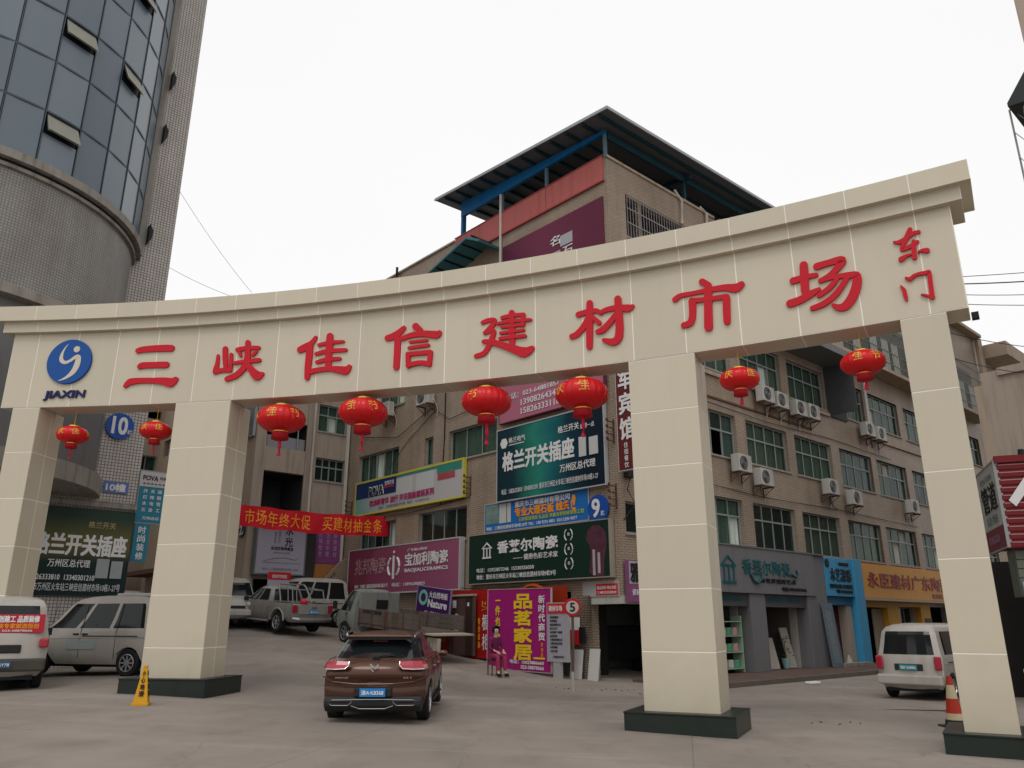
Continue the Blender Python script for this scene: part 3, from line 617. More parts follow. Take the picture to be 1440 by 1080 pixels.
# pink parapet cladding
PINK = mat('faded pink panel', (.42, .115, .105), .7, var=.1, scale=1.5, stain=.2)
pk = MB(); x = -8.3
for a, b in ((-8.3, -6.75), (-6.72, -5.42), (-5.38, -2.9), (-2.87, -.12)): MB().box(a, b, -.07, -.002, 16.16, 17.08).build('pink_panel', PINK, mainb, FL)
MB().box(-8.34, -.08, -.09, -.002, 16.10, 16.155).box(-8.34, -.08, -.09, -.002, 17.085, 17.12).build('pink_trim', mat('dull red trim', (.33, .06, .06), .6, var=.1), mainb, FL)
# parapet cap
MB().box(.0, 6.4, -.06, .3, 17.0, 17.1).box(6.5, 14.3, -.25, .3, 16.6, 16.95).box(14.35, 35.8, -.5, .3, 19.2, 19.4).build('coping', PLAST, mainb, FR)
MB().box(-16.15, -8.4, -.06, .3, 17.0, 17.08).build('coping', PLAST, mainb, FL)
MB().tube([(-12.6, -.1, 16.2), (-12.6, -.1, 17.3)], .06).build('vent_pipe', BLACK, mainb, FL)
# steel roof shelter: a mono pitch sheet rising towards the far left
def roofz(u, v): return 18.19 + .073 * (-u) + .03 * v      # u in FL (negative = far), v along FR
def P3(t, v, z): q = CO + dL * t + dR * v; return (q.x, q.y, z)
rf = MB()
t0, t1, v0, v1 = -.86, 8.75, -.86, 15.5
A = [P3(t0, v0, roofz(-t0, v0)), P3(t1, v0, roofz(-t1, v0)), P3(t1, v1, roofz(-t1, v1)), P3(t0, v1, roofz(-t0, v1))]
def RZ(t, v): return 18.19 + .073 * t + .03 * v
def slab(t0, t1, v0, v1, dz0, dz1, mb):
    i = len(mb.v)
    for dz in (dz0, dz1):
        for (t, v) in ((t0, v0), (t1, v0), (t1, v1), (t0, v1)): mb.v.append(P3(t, v, RZ(t, v) + dz))
    for q in ((0, 1, 2, 3), (7, 6, 5, 4), (0, 4, 5, 1), (1, 5, 6, 2), (2, 6, 7, 3), (3, 7, 4, 0)): mb.f.append([i + a for a in q]); mb.m.append(0)
    return mb
x = -.86
while x < 8.7:
    slab(x + .005, x + .955, -.86, 15.5, -.02, .03, MB()).build('roof_sheet', ROOFU, mainb, I4); x += .96
e = MB()
slab(-.90, -.86, -.9, 15.5, -.05, .06, e); slab(-.86, 8.74, -.9, -.86, -.05, .06, e); e.build('roof_edge', mat('grey roof edge', (.33, .36, .38), .5, var=.1), mainb, I4)
pu = MB(); t = -.45
while t < 8.6: slab(t - .04, t + .04, -.8, 15.4, -.14, -.021, pu); t += .78
pu.build('purlin', TEAL, mainb, I4)
bm = MB()
for v in (4.6, 9.2, 13.8): slab(-.3, 8.5, v - .06, v + .06, -.36, -.141, bm)
slab(-.06, .06, .1, 15.2, -.42, -.141, bm)
bm.build('roof_beam', TEAL, mainb, I4)
# blue gable fascia: level underside, sloping top
fb = MB(); i = 0
pts = [(-7.95, 17.97), (0.05, 17.93), (0.05, RZ(0, 0) - .12), (-7.95, RZ(7.95, 0) - .12)]
fb.prism(pts, -.07, .05); fb.build('blue_fascia', ROOFB, mainb, FL)
MB().box(-7.95, -7.83, -.06, .06, 17.0, 18.0).build('blue_post', ROOFB, mainb, FL)
for u in (-5.4, -2.9, -.02): MB().box(u - .05, u + .05, -.04, .06, 17.0, 18.0).build('roof_post', mat('blue grey post', (.10, .16, .20), .5, var=.1), mainb, FL)
for u in (4.6, 9.2, 13.8): MB().box(u - .06, u + .06, .0, .12, 17.0, 18.5).build('roof_post', TEAL, mainb, FR)
for u in (0.2, 4.6, 9.2): MB().box(u - .06, u + .06, 8.0, 8.12, 17.0, 18.9).build('roof_post', TEAL, mainb, FR)
MB().box(0.02, 14.3, .3, 16, 16.95, 17.0).build('flat_roof', CONC, mainb, FR)
MB().box(14.42, 35.6, .3, 14, 19.1, 19.2).build('flat_roof', CONC, mainb, FR)
MB().lathe([(0, 0), (.55, 0), (.6, .3), (.6, .9), (.2, 1.1), (0, 1.12)], 20, (-4.7, 1.8, 17.0)).build('water_tank', mat('pale tank', (.42, .42, .38), .5, var=.1), mainb, FL, smooth=True)
# small teal awning roof on the left facade
aw = MB(); aw.prism([(-9.2, 15.2), (-9.15, 15.28), (-6.3, 16.05), (-5.45, 15.62), (-5.5, 15.54), (-6.3, 15.95)], -1.1, -.003)
aw.build('small_awning', mat('teal awning', (.05, .17, .20), .5, var=.2), mainb, FL)
ab = MB()
for k in range(6): ab.box(-8.8 + k * .55, -8.76 + k * .55, -1.05, -.01, 15.22 + k * .15, 15.29 + k * .15)
ab.build('awning_rib', BLACK, mainb, FL)
# arched recess with security bars near the roof on the right facade
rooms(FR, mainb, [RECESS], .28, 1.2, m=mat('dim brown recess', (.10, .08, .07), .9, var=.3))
bars = MB()
for z in (13.1, 14.0, 14.85, 15.4, 15.85): bars.box(.98, 8.2, -.035, -.008, z, z + .035)
k = 1.0
while k < 8.2: bars.box(k, k + .02, -.03, -.012, 13.02, 15.9); k += .15
bars.build('security_bars', STEEL, mainb, FR, kind='stuff')
MB().box(1.7, 1.85, .05, .2, 13.0, 16.0).build('recess_post', BRICK, mainb, FR)
MB().box(3.0, 5.5, .6, .66, 13.0, 15.2).build('recess_panel', PLAST, mainb, FR)
MB().tube([(4.1, -.1, 15.9), (4.2, -.1, 16.9), (3.9, -.0, 17.3)], .05).build('vent_pipe', PIPE, mainb, FR)
MB().tube([(5.7, -.1, 15.0), (5.8, -.1, 16.95), (5.5, -.0, 17.2)], .06).build('vent_pipe', PIPE, mainb, FR)
# balcony cages with thin rails at storey five, right facade
cgm = mat('cage steel', (.22, .22, .20), .6, .4, var=.3); cb = MB(); k = 13.6
MB().box(13.6, 33.6, -.85, -.002, 13.22, 13.40).build('balcony_slab', PLAST, mainb, FR)
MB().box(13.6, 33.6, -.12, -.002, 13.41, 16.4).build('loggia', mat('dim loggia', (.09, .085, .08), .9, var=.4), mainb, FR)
while k < 33.6: cb.box(k, k + .02, -.84, -.82, 13.4, 16.3); k += .16
for z in (13.7, 14.3, 14.9, 15.5, 16.1): cb.box(13.6, 33.6, -.85, -.81, z, z + .035)
cb.build('balcony_cage', cgm, mainb, FR)
x = 14
while x < 33: MB().box(x, x + .7, -.3, -.27, 13.6, 15.4).build('curtain', CURT[0], mainb, FR); x += rw.uniform(1.1, 2.2)
MB().box(7.0, 15.3, -1.35, -.002, 12.55, 12.66).box(7.0, 15.3, -1.4, -1.3, 12.5, 12.8).build('canopy', mat('grey sheet canopy', (.16, .17, .17), .6, var=.2), mainb, FR)
MB().box(14.2, 14.26, -1.3, -.02, 10.3, 12.5).box(14.26, 15.9, -.07, -.02, 10.3, 12.5).build('side_screen', mat('dark side screen', (.05, .055, .055), .7, var=.3), mainb, FR)
MB().box(4.6, 14.2, -.1, -.005, 10.25, 10.40).build('ledge', PLAST, mainb, FR); MB().box(17.9, 24, -.09, -.005, 9.85, 9.97).build('ledge', PLAST, mainb, FR)
MB().box(4.5, 12.4, -.05, -.003, 9.38, 9.46).build('ledge', RUST, mainb, FR)

# end wall of the main building towards the far right
MB().box(35.62, 36.4, -.3, 12, -1, 19.3).build('end_wall', PLAST, mainb, FR)
# ================================================================ AIR CONDITIONERS
def ac_proto(label, M, group='air conditioner units on the right-hand facade'):
    r = thing('air_conditioner', label, 'air conditioner', M, group)
    MB().box(-.42, .42, -.16, .16, 0, .62).build('casing', ACW, r, M, bevel=.015)
    MB().lathe([(.0, -.166), (.235, -.166), (.245, -.17), (.25, -.161)], 24, (-.10, 0, .31), 'Y').build('fan_opening', BLACK, r, M)
    g = MB()
    for k in range(6): g.lathe([(.04 + .035 * k, -.172), (.046 + .035 * k, -.176), (.052 + .035 * k, -.172)], 16, (-.10, 0, .31), 'Y')
    g.box(-.34, .14, -.178, -.174, .305, .315).box(-.105, -.095, -.178, -.174, .07, .55); g.build('fan_grille', STEEL, r, M)
    MB().box(-.36, -.32, -.2, .28, -.05, -.001).box(.32, .36, -.2, .28, -.05, -.001).box(-.36, -.32, .24, .28, -.35, -.05).box(.32, .36, .24, .28, -.35, -.05).tube([(-.34, -.18, -.04), (-.34, .26, -.33)], .015, 5).tube([(.34, -.18, -.04), (.34, .26, -.33)], .015, 5).build('bracket', RUST, r, M)
    MB().tube([(.4, .05, .2), (.52, .1, .1), (.5, .27, -.2), (.45, .28, -.5)], .018, 6).build('refrigerant_pipe', PIPE, r, M)
    return r
def acM(F, u, z, off=.34): return F @ Matrix.Translation((u, -off, z))
P0_ = ac_proto('air conditioner beside the wide column, left of the largest unit, middle storey', acM(FR, 6.35, 6.78))
for u, z, lab in ((7.75, 6.45, 'largest looking air conditioner, second from the wide column, middle storey'), (12.9, 6.68, 'air conditioner above the blue shop, left one of the two, middle storey'),
                  (14.95, 6.45, 'air conditioner above the blue shop, right one of the two, middle storey'), (21.0, 6.65, 'lone air conditioner above the orange shop near the end column'),
                  (8.45, 9.75, 'air conditioner leftmost of four in the upper row under the loggia windows'), (9.5, 9.7, 'second of four air conditioners in the upper row from the left'),
                  (10.95, 9.65, 'third of four air conditioners in the upper row from the left'), (12.0, 9.68, 'air conditioner rightmost of four in the upper row under the loggia windows'),
                  (17.2, 9.8, 'air conditioner left of two under the lantern in the right arch'), (18.4, 9.78, 'air conditioner right of two under the lantern in the right arch')):
    copy_thing(P0_, acM(FR, u, z), lab)
for u, z, lab in ((-12.6, 10.15, 'air conditioner on the left facade below green shutters'), (-9.7, 10.1, 'air conditioner on the left facade near a hanging cable')):
    copy_thing(P0_, acM(FL, u, z), lab, 'air conditioner units on the left-hand facade')
copy_thing(P0_, acM(FR, 1.45, 13.9, -.35), 'air conditioner inside the barred recess under the blue roof')
# electric meter boxes and iron brackets at the corner
def bracket(F, u, z, lab):
    M = F @ Matrix.Translation((u, -.0, z)); r = thing('wire_bracket', lab, 'bracket', M, 'iron wire brackets on the facades')
    b = MB(); 
    for k in range(4): b.box(-.02, .02, -.35, -.005, k * .2, k * .2 + .03)
    b.box(-.03, .03, -.02, -.002, -.05, .7); b.build('arm', RUST, r, M)
    ins = MB()
    for k in range(4): ins.lathe([(0, 0), (.035, .0), (.04, .05), (.02, .09), (0, .09)], 10, (0, -.32, k * .2 + .03))
    ins.build('insulator', mat('brown insulator', (.08, .03, .02), .3, var=0), r, M)
bracket(FL, -.12, 7.0, 'iron wire bracket on the corner beside the dark green switch sign')
bracket(FL, -.12, 5.0, 'iron wire bracket on the corner beside the round 9 sign')
bracket(FL, -7.1, 6.2, 'iron wire bracket at the right end of the yellow framed sign')
bracket(FL, -15.5, 6.2, 'iron wire bracket at the left end of the yellow framed sign')
bracket(FW, .3, 5.6, 'iron wire bracket beside the oval plaque at the far corner')
# bay protruding at the corner with meter boxes
mtb = thing('meter_box', 'dark meter boxes with cables stacked on the corner near the red guesthouse sign', 'meter box', FR @ Matrix.Translation((.35, -.2, 6)))
for q in ((5.9, 6.6), (7.2, 7.9), (8.6, 9.6)): MB().box(.22, .58, -.18, -.003, *q).build('box', PLASTIC, mtb, FR, bevel=.02)
MB().tube([(.4, -.1, 5.9), (.2, -.15, 5.5), (.5, -.2, 5.1), (.1, -.05, 4.6)], .02, 6).build('cable', BLACK, mtb, FR)
MB().tube([(.45, -.1, 9.6), (.1, -.12, 9.9), (.5, -.15, 10.4)], .02, 6).build('cable', BLACK, mtb, FR)
# ================================================================ WING AT THE BACK (beyond the market building)
wing = thing('rear_wing', 'narrow pale rear wing with open balconies and drain pipes', 'building', Matrix.Translation(IN))
CLEAR = mat('pale render', (.36, .295, .24), .85, var=.08, scale=.9, stain=.3)
hw_ = [(-4.0, -2.0, 8.95, 10.15), (-1.6, -.12, 10.0, 11.25), (-1.6, -.1, 7.75, 8.78)]
hb = [(-3.98, -2.02, 5.7, 7.9)]
wall('wall', CLEAR, FI, wing, -4.45, 0, 0, 13.8, hw_ + hb + [(-4.0, -.3, 1.3, 3.4)])
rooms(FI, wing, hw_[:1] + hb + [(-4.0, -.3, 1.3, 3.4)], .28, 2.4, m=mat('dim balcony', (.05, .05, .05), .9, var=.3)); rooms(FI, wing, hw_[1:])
window(FI, wing, *hw_[1], 3, .62, curtain=.1); window(FI, wing, *hw_[2], 4, .62, curtain=-1)
pp = MB().tube([(-1.83, -.09, 5.4), (-1.83, -.09, 11.3), (-1.6, -.2, 11.55)], .06).build('drain_pipe', PIPE, wing, FI)
MB().tube([(-.12, -.09, 1.4), (-.12, -.09, 10.6)], .06).build('drain_pipe', PIPE, wing, FI)
MB().box(-2.15, -2.05, -.1, -.003, 5.6, 12).build('wall_strip', CLEAR, wing, FI)
MB().box(-3.9, -2.1, .2, .24, 9.0, 9.5).build('balcony_clutter', GREYT, wing, FI)
MB().tube([(-2.5, .1, 9.0), (-2.5, .1, 10.1)], .03).build('balcony_bar', STEEL, wing, FI)
# side wall going back, and the block behind the tower
hv = [(-11.75, -10.05, 10.15, 11.05)]
wall('side_wall', PLAST, FW, wing, -12.4, 0, 0, 13.6, hv); rooms(FW, wing, hv)
MB().box(-4.45, 0, .3, 8, 13.6, 13.7).build('roof', CONC, wing, FI)
blk = thing('far_block', 'pale block between the tower and the rear wing, two dark windows', 'building', Matrix.Translation(VV))
hv2 = [(-1.0, -.15, 12.35, 12.8), (-1.2, -.08, 9.5, 10.3), (-5, -2, 9.5, 11)]
wall('wall', CLEAR, FV, blk, -9, 0, 0, 13.7, hv2); rooms(FV, blk, hv2); window(FV, blk, *hv2[1], 2, 1., curtain=.6)
# stair parapet of white plaster in front of the wing
sw = MB(); sw.prism([(-2.35, .8), (.3, .8), (.3, 4.55), (-.35, 4.2), (-1.7, 2.75), (-2.35, 2.5)], -.55, -.35); 
st_ = thing('stair_wall', 'pale sloping stair wall beside the drain pipe behind the pickup', 'wall', FI @ Matrix.Translation((-1, -.5, 1.2)))
sw.build('parapet', BRICK, st_, FI)
rr_ = MB().tube([(-1.9, -.95, 2.5), (-.6, -.95, 2.75), (1.6, -.95, 2.55)], .025, 6).tube([(-.9, -.95, 1.2), (-.9, -.95, 2.7)], .02, 6).tube([(.9, -.95, 1.2), (.9, -.95, 2.6)], .02, 6).tube([(-1.6, -.95, 3.0), (-.8, -.95, 3.7)], .03, 6)
rr_.build('rail', RUST, st_, FI)

# ================================================================ SIGNS ON THE BUILDINGS
FY = mat('yellow frame', (.55, .48, .06), .5, var=.05)
def gradmat(name, stops, axis=0, noise=.0, rough=.45, length=1.):
    m = bpy.data.materials.new(name); t, b = nodes(m); N = t.nodes.new; K = t.links.new
    tc = N('ShaderNodeTexCoord'); sx = N('ShaderNodeSeparateXYZ'); K(tc.outputs['Generated'], sx.inputs[0])
    n = N('ShaderNodeTexNoise'); n.inputs['Scale'].default_value = 3.; n.inputs['Detail'].default_value = 5; K(tc.outputs['Generated'], n.inputs['Vector'])
    ma = N('ShaderNodeMath'); ma.operation = 'MULTIPLY_ADD'; ma.inputs[1].default_value = noise; K(n.outputs['Fac'], ma.inputs[0]); K(sx.outputs[axis], ma.inputs[2])
    rp = N('ShaderNodeValToRGB'); K(ma.outputs[0], rp.inputs[0]); e = rp.color_ramp.elements
    e[0].position = stops[0][0]; e[0].color = (*stops[0][1], 1); e[1].position = stops[-1][0]; e[1].color = (*stops[-1][1], 1)
    for p, c in stops[1:-1]: q = e.new(p); q.color = (*c, 1)
    K(rp.outputs[0], b.inputs['Base Color']); b.inputs['Roughness'].default_value = rough; b.inputs['Specular IOR Level'].default_value = .2
    return m
def boxes(parent, M, name, m, rects, d=.006):
    mb = MB()
    for (a, b, c, e) in rects: mb.box(a, b, -d - .004, -d, c, e)
    return mb.build(name, m, parent, M)
# --- yellow framed light box sign
PV = gradmat('print teal to white', [(0, (.10, .30, .26)), (.14, (.22, .38, .36)), (.32, (.42, .43, .43)), (1, (.46, .44, .44))], 0, .15)
r, M = board('billboard', 'long white and dark blue switch sign with a yellow frame on the left facade', 'sign', FL, -14.95, -7.38, 6.18, 7.53, PV, .16, .12, FY, .07)
patch(r, M, 'print_panel', mat('dark blue print', (.01, .03, .11), .4, var=.1), .02, 3.15, .66, 1.33)
patch(r, M, 'print_panel', mat('green print', (.03, .22, .17), .4, var=.2), 3.16, 7.5, 1.24, 1.34)
patch(r, M, 'print_panel', mat('green print'), 5.95, 7.5, 1.02, 1.238)
patch(r, M, 'print_panel', mat('lipstick print', (.36, .07, .08), .5, var=.5, scale=1.5), 6.0, 7.1, .75, 1.02, .006)
boxes(r, M, 'switch_picture', mat('switch white', (.50, .51, .50), .4, var=.05), [(3.2, 4.35, .52, 1.18), (4.6, 5.8, .52, 1.20)], .009)
boxes(r, M, 'red_block', REDT, [(2.2, 3.0, .92, .98)], .02)
text(r, M, 'POVA', 1.1, .70, 1.15, .40, WHITE, .012, .04, .0); text(r, M, 'POVA', 1.12, .70, 1.1, .37, BLACK, .022, .015)
text(r, M, '宝华开关', 2.3, 1.02, .7, .2, LITE)
text(r, M, '欧洲新奢华 流行 开关插座套装系列', 1.2, .26, 4.6, .26, mat('magenta print', (.42, .02, .14), .5, var=0), .016, .02)
text(r, M, '地址：三峡佳信建材市场  电话：13340301210', 1.9, .08, 3.6, .12, GREYT)
# --- dark green switch billboard
GL = gradmat('print teal glow', [(0, (.004, .016, .028)), (.30, (.004, .03, .045)), (.52, (.02, .21, .15)), (.66, (.01, .13, .14)), (.85, (.004, .03, .05)), (1, (.003, .012, .025))], 0, .25)
r, M = board('billboard', 'dark teal switch and socket sign with large white lettering above the blue banner', 'sign', FL, -5.42, -.40, 5.72, 8.24, GL, .16, .14, mat('white edge', (.42, .42, .42), .5, var=0), .035)
text(r, M, '格兰开关插座', .30, 1.02, 3.45, .66, LITE, .012, .03)
text(r, M, '格兰开关', 3.05, 1.90, .95, .24, LITE); text(r, M, '值得一点', 4.05, 1.88, .6, .16, LITE)
text(r, M, '格兰电气', .62, 1.98, .85, .20, LITE); patch(r, M, 'small_line', LITE, .62, 1.4, 1.90, 1.93)
hx = MB(); hx.lathe([(0, -.01), (.20, -.012), (.2, -.006)], 6, (.36, 0, 2.02), 'Y'); hx.build('leaf_logo', LITE, r, M)
text(r, M, '万州区总代理', 3.1, .60, 1.55, .26, LITE)
text(r, M, '电话：15826333810  13340301210  ' + ADDR + '10栋1-27', .25, .20, 4.5, .20, LITE, .012, .0)
sb = MB(); sb.box(3.98, 4.28, -.03, -.005, .98, 1.62).box(4.42, 4.78, -.03, -.005, .98, 1.55); sb.build('socket_picture', mat('switch white', (.5, .51, .5)), r, M)
# --- pink telephone sign
PKS = mat('dusty pink sign', (.40, .13, .19), .5, var=.08, scale=1)
r, M = board('billboard', 'dusty pink sign with three telephone numbers under the beam', 'sign', FL, -5.25, -.28, 8.48, 9.9, PKS, .22, .12, mat('dark red edge', (.12, .02, .04), .6, var=0), .03)
text(r, M, '电话：023-64881857', .35, .78, 2.7, .22, LITE); text(r, M, '13908264347', 1.15, .46, 1.9, .22, LITE); text(r, M, '15826333110', 1.15, .14, 1.9, .22, LITE)
patch(r, M, 'white_shape', LITE, 3.4, 3.9, .75, 1.3)
# --- maroon roof sign
MAR = gradmat('maroon banner cloth', [(0, (.07, .012, .035)), (.5, (.16, .03, .065)), (1, (.12, .022, .05))], 0, .2)
r, M = board('billboard', 'maroon banner high on the facade below the pink parapet', 'sign', FL, -5.30, -.17, 13.4, 15.55, MAR, .05, .045)
text(r, M, '名', 2.6, 1.15, .5, .38, LITE); text(r, M, '石', 3.2, .55, .5, .38, LITE); boxes(r, M, 'square_mark', mat('grey print light', (.38, .38, .40), .5, var=0), [(3.1, 3.7, 1.0, 1.42), (2.55, 3.1, .42, .9)], .01)
# --- blue company banner
BL2 = mat('bright blue print', (.015, .14, .42), .45, var=.1)
r, M = board('banner_sign', 'blue marble company banner with photo of staircase left of the round 9', 'sign', FL, -6.2, -1.22, 4.72, 5.68, BL2, .05, .03, mat('white edge', (.42, .42, .42)), .02)
patch(r, M, 'photo_print', mat('staircase photo print', (.16, .24, .22), .5, var=.7, scale=4), .05, .75, .28, .93)
boxes(r, M, 'white_strips', mat('switch white', (.5, .5, .5)), [(.78, 1.15, .26, .93), (1.18, 1.38, .26, .93)]); boxes(r, M, 'brown_strip', RUST, [(1.16, 1.19, .26, .93)], .012)
text(r, M, '重庆市三峡建材有限公司', 1.6, .72, 2.6, .2, LITE, .012, .02)
text(r, M, '专业大理石板 线条！', 1.6, .40, 2.7, .30, ORTX, .012, .04)
text(r, M, '石材家装墙面 礼品店 承接各种装修装饰工程', 1.8, .23, 3.0, .14, mat('lime print', (.42, .50, .05), .5, var=0))
text(r, M, '地址：三峡佳信建材市场9栋10号 TEL：138 9276 4801  023-2204 9077', .1, .05, 4.4, .13, LITE)
text(r, M, '!', 4.3, .35, .15, .5, ORTX, .012, .03)
# --- round number 9
def round_sign(label, F, u, z, rad, m, off, big, small):
    M = F @ Matrix.Translation((u, -off, z)); r = thing('round_sign', label, 'sign', M)
    MB().lathe([(0, 0), (rad, 0), (rad, .04), (0, .04)], 40, (0, 0, 0), 'Y').build('disc', m, r, M)
    text(r, M, big, -rad * .55, -rad * .62, rad * (.75 if len(big) == 1 else 1.05), rad * 1.3, LITE, .012, .05); text(r, M, small, rad * (.28 if len(big) == 1 else .55), -rad * .58, rad * .38, rad * .38, LITE, .012, .01)
BLD = mat('round sign blue', (.012, .07, .33), .45, var=.1)
round_sign('round blue sign reading 9 at the corner of the tan building', FL, -.80, 5.02, .42, BLD, .09, '9', '栋')
# --- dark green tile shop sign
GRN = mat('very dark green print', (.008, .028, .02), .4, var=.15)
r, M = board('billboard', 'very dark green tile shop sign with white characters below the blue banner', 'sign', FL, -6.86, -.28, 2.98, 4.63, GRN, .22, .2, mat('beige edge', (.30, .26, .21), .6, var=.1), .03)
text(r, M, '香莱尔陶瓷', 1.55, .96, 2.9, .40, LITE, .012, .03); text(r, M, '—— 健康色彩艺术家', 2.35, .68, 2.1, .19, LITE)
text(r, M, '电话：15923873346  15330326050', .45, .36, 2.9, .15, LITE); text(r, M, '地址：' + ADDR + '9栋9号', .45, .12, 3.9, .17, LITE)
def pavilion(parent, M, x, z, s, m):
    b = MB(); b.prism([(x - .5 * s, z + .62 * s), (x, z + s), (x + .5 * s, z + .62 * s), (x + .42 * s, z + .60 * s), (x, z + .9 * s), (x - .42 * s, z + .60 * s)], -.03, -.01)
    for k in (-.3, 0, .3): b.box(x + k * s - .04 * s, x + k * s + .04 * s, -.03, -.01, z + .1 * s, z + .62 * s)
    b.box(x - .42 * s, x + .42 * s, -.032, -.01, z, z + .09 * s).box(x - .38 * s, x + .38 * s, -.031, -.01, z + .60 * s, z + .66 * s); b.build('pavilion_logo', m, parent, M)
pavilion(r, M, 1.0, .82, .55, LITE)
for k in range(3):
    b = MB()
    for sg in (-1, 1): b.tube([(4.93 + sg * .17 * math.cos(a), -.02, 1.32 - .44 * k + .19 * math.sin(a)) for a in [R_(x) for x in range(-60, 61, 20)]], .018, 5)
    b.build('laurel_wreath', LITE, r, M); text(r, M, '优', 4.88, 1.29 - .44 * k, .1, .1, LITE)
cl = MB(); cl.prism([(5.75, .15), (5.85, .7), (5.8, .95), (5.65, 1.1), (5.75, 1.4), (5.95, 1.52), (6.2, 1.5), (6.45, 1.3), (6.5, 1.0), (6.4, .6), (6.35, .02), (6.0, .02)], -.012, -.004)
cl.build('fabric_picture', mat('maroon fabric print', (.09, .03, .05), .5, var=.7, scale=3), r, M)
boxes(r, M, 'pale_fold', mat('pale fold print', (.38, .33, .35), .5, var=.4), [(5.92, 6.02, .05, .8), (6.12, 6.22, .1, .7)], .02)
# --- big dusty purple tile sign
PUR = gradmat('dusty purple print', [(0, (.19, .035, .06)), (.3, (.23, .05, .10)), (1, (.27, .08, .15))], 0, .05)
r, M = board('billboard', 'large dusty purple ceramics sign above the flatbed truck', 'sign', FL, -15.0, -7.36, 2.84, 4.62, PUR, .28, .22, mat('white edge', (.42, .42, .42)), .05)
text(r, M, '兆邦陶瓷', .55, .75, 2.35, .66, mat('worn pink letters', (.42, .24, .26), .5, var=.3, scale=9), .012, .01)
text(r, M, '宝加利陶瓷', 4.25, .95, 2.75, .48, LITE, .012, .02); text(r, M, 'BAOJIALICERAMICS', 4.25, .68, 2.75, .17, LITE, .012, .02)
text(r, M, '广东佛山陶瓷', 4.4, 1.50, 1.3, .11, LITE); text(r, M, '地址：万州区三峡佳信建材市场九栋七号', .6, .20, 2.5, .16, LITE); text(r, M, '电话：13896280833', 3.4, .20, 2.2, .15, LITE)
b = MB(); b.tube([(3.55 + .32 * math.cos(a), -.02, .98 + .38 * math.sin(a)) for a in [R_(x) for x in range(-60, 61, 15)]], .045, 6).tube([(3.35 - .32 * math.cos(a) + .05, -.02, .98 + .38 * math.sin(a)) for a in [R_(x) for x in range(-60, 61, 15)]], .045, 6).box(3.4, 3.52, -.03, -.008, .5, 1.4).lathe([(0, -.02), (.06, -.02), (.06, -.01)], 12, (3.46, 0, 1.55), 'Y')
b.build('ring_logo', LITE, r, M)
# --- small signs at the corner
r, M = board('notice_sign', 'small red and grey notice board under the dark green sign', 'sign', FL, -1.56, -.12, 2.42, 2.86, mat('pale plate', (.36, .35, .34), .5, var=.1), .05, .04)
patch(r, M, 'red_panel', REDT, .55, 1.40, .03, .36, .002); text(r, M, '精品瓷砖 地址电话', .6, .2, .75, .1, LITE); text(r, M, '三峡佳信建材', .6, .07, .75, .08, LITE)
r, M = board('blade_sign', 'tall dark red guesthouse sign with white characters half behind the wide column', 'sign', FL, .25, .95, 6.0, 9.3, mat('dark brick red sign', (.12, .018, .018), .5, var=.1), .25, .12, mat('white edge', (.42, .42, .42)), .02)
vtext(r, M, '军宾馆', .1, 3.2, .52, .78, LITE, bold=.03); vtext(r, M, '住宿餐饮', .22, .85, .16, .2, LITE, bold=.01)
r, M = board('shop_sign', 'small purple and white shop sign half hidden by the wide column', 'sign', FR, .02, 1.5, 2.25, 3.42, mat('mauve print', (.22, .07, .17), .5, var=.1), .22, .15)
patch(r, M, 'white_panel', mat('pale print panel', (.36, .34, .36), .5, var=.05), .0, 1.48, .5, 1.15); text(r, M, '雅居', .05, .55, .9, .55, BLACK, .02, .03); text(r, M, '瓷砖卫浴', .1, .18, .8, .18, LITE)

# --- red promotional hoarding along the ground floor
RB = gradmat('red hoarding print', [(0, (.30, .01, .012)), (.6, (.36, .012, .01)), (1, (.30, .03, .01))], 0, .2)
r, M = board('hoarding', 'long red and gold promotional hoarding with a brown door panel', 'hoarding', FL, -8.6, -1.9, .55, 2.76, RB, .42, .06)
b = MB(); b.tube([(5.2 + .55 * math.cos(a), -.012, 1.85 + .42 * math.sin(a)) for a in [R_(x) for x in range(-70, 200, 15)]], .03, 5).tube([(5.2 + .75 * math.cos(a), -.012, 1.75 + .55 * math.sin(a)) for a in [R_(x) for x in range(-20, 180, 15)]], .02, 5); b.build('gold_swirl', mat('orange swirl', (.55, .10, .01), .5, var=0), r, M)
text(r, M, '红', .35, 1.0, .5, .8, ORTX, .01, .03); text(r, M, '三八', 2.75, 1.5, .3, .35, GOLD, .012, .0, rot=-1.57); vtext(r, M, '橱柜', 2.75, 1.45, .42, .62, LITE, bold=.01); vtext(r, M, '特价优惠', 2.55, 1.3, .1, .25, YEL)
r, M = board('door_display', 'brown sample door panel leaning in the red hoarding', 'door', FL, -7.35, -6.05, .62, 2.55, mat('brown door print', (.085, .05, .045), .4, var=.3, scale=2), .62, .08, mat('door trim cream', (.36, .32, .27), .5, var=0), .0)
boxes(r, M, 'door_strip', mat('dark door strip', (.04, .025, .02), .5, var=.1), [(.85, 1.2, .02, 1.9)]); boxes(r, M, 'plate', LITE, [(.14, .34, 1.55, 1.8), (.95, 1.05, 1.6, 1.72)], .014); text(r, M, 'TOTO', .06, .95, .62, .2, LITE, .02, .02, rot=1.57)
MB().box(-.03, 1.33, -.05, .1, 1.935, 2.0).build('door_head', MATS['door trim cream'], r, M)
MAG = mat('magenta vinyl', (.31, .012, .15), .45, var=.06, scale=1.5)
r, M = board('vertical_banner', 'magenta banner with large yellow characters standing before the shop', 'banner', FL, -4.95, -2.05, .30, 2.70, MAG, .95, .05, mat('white edge', (.42, .42, .42)), .015, tilt=R_(.6))
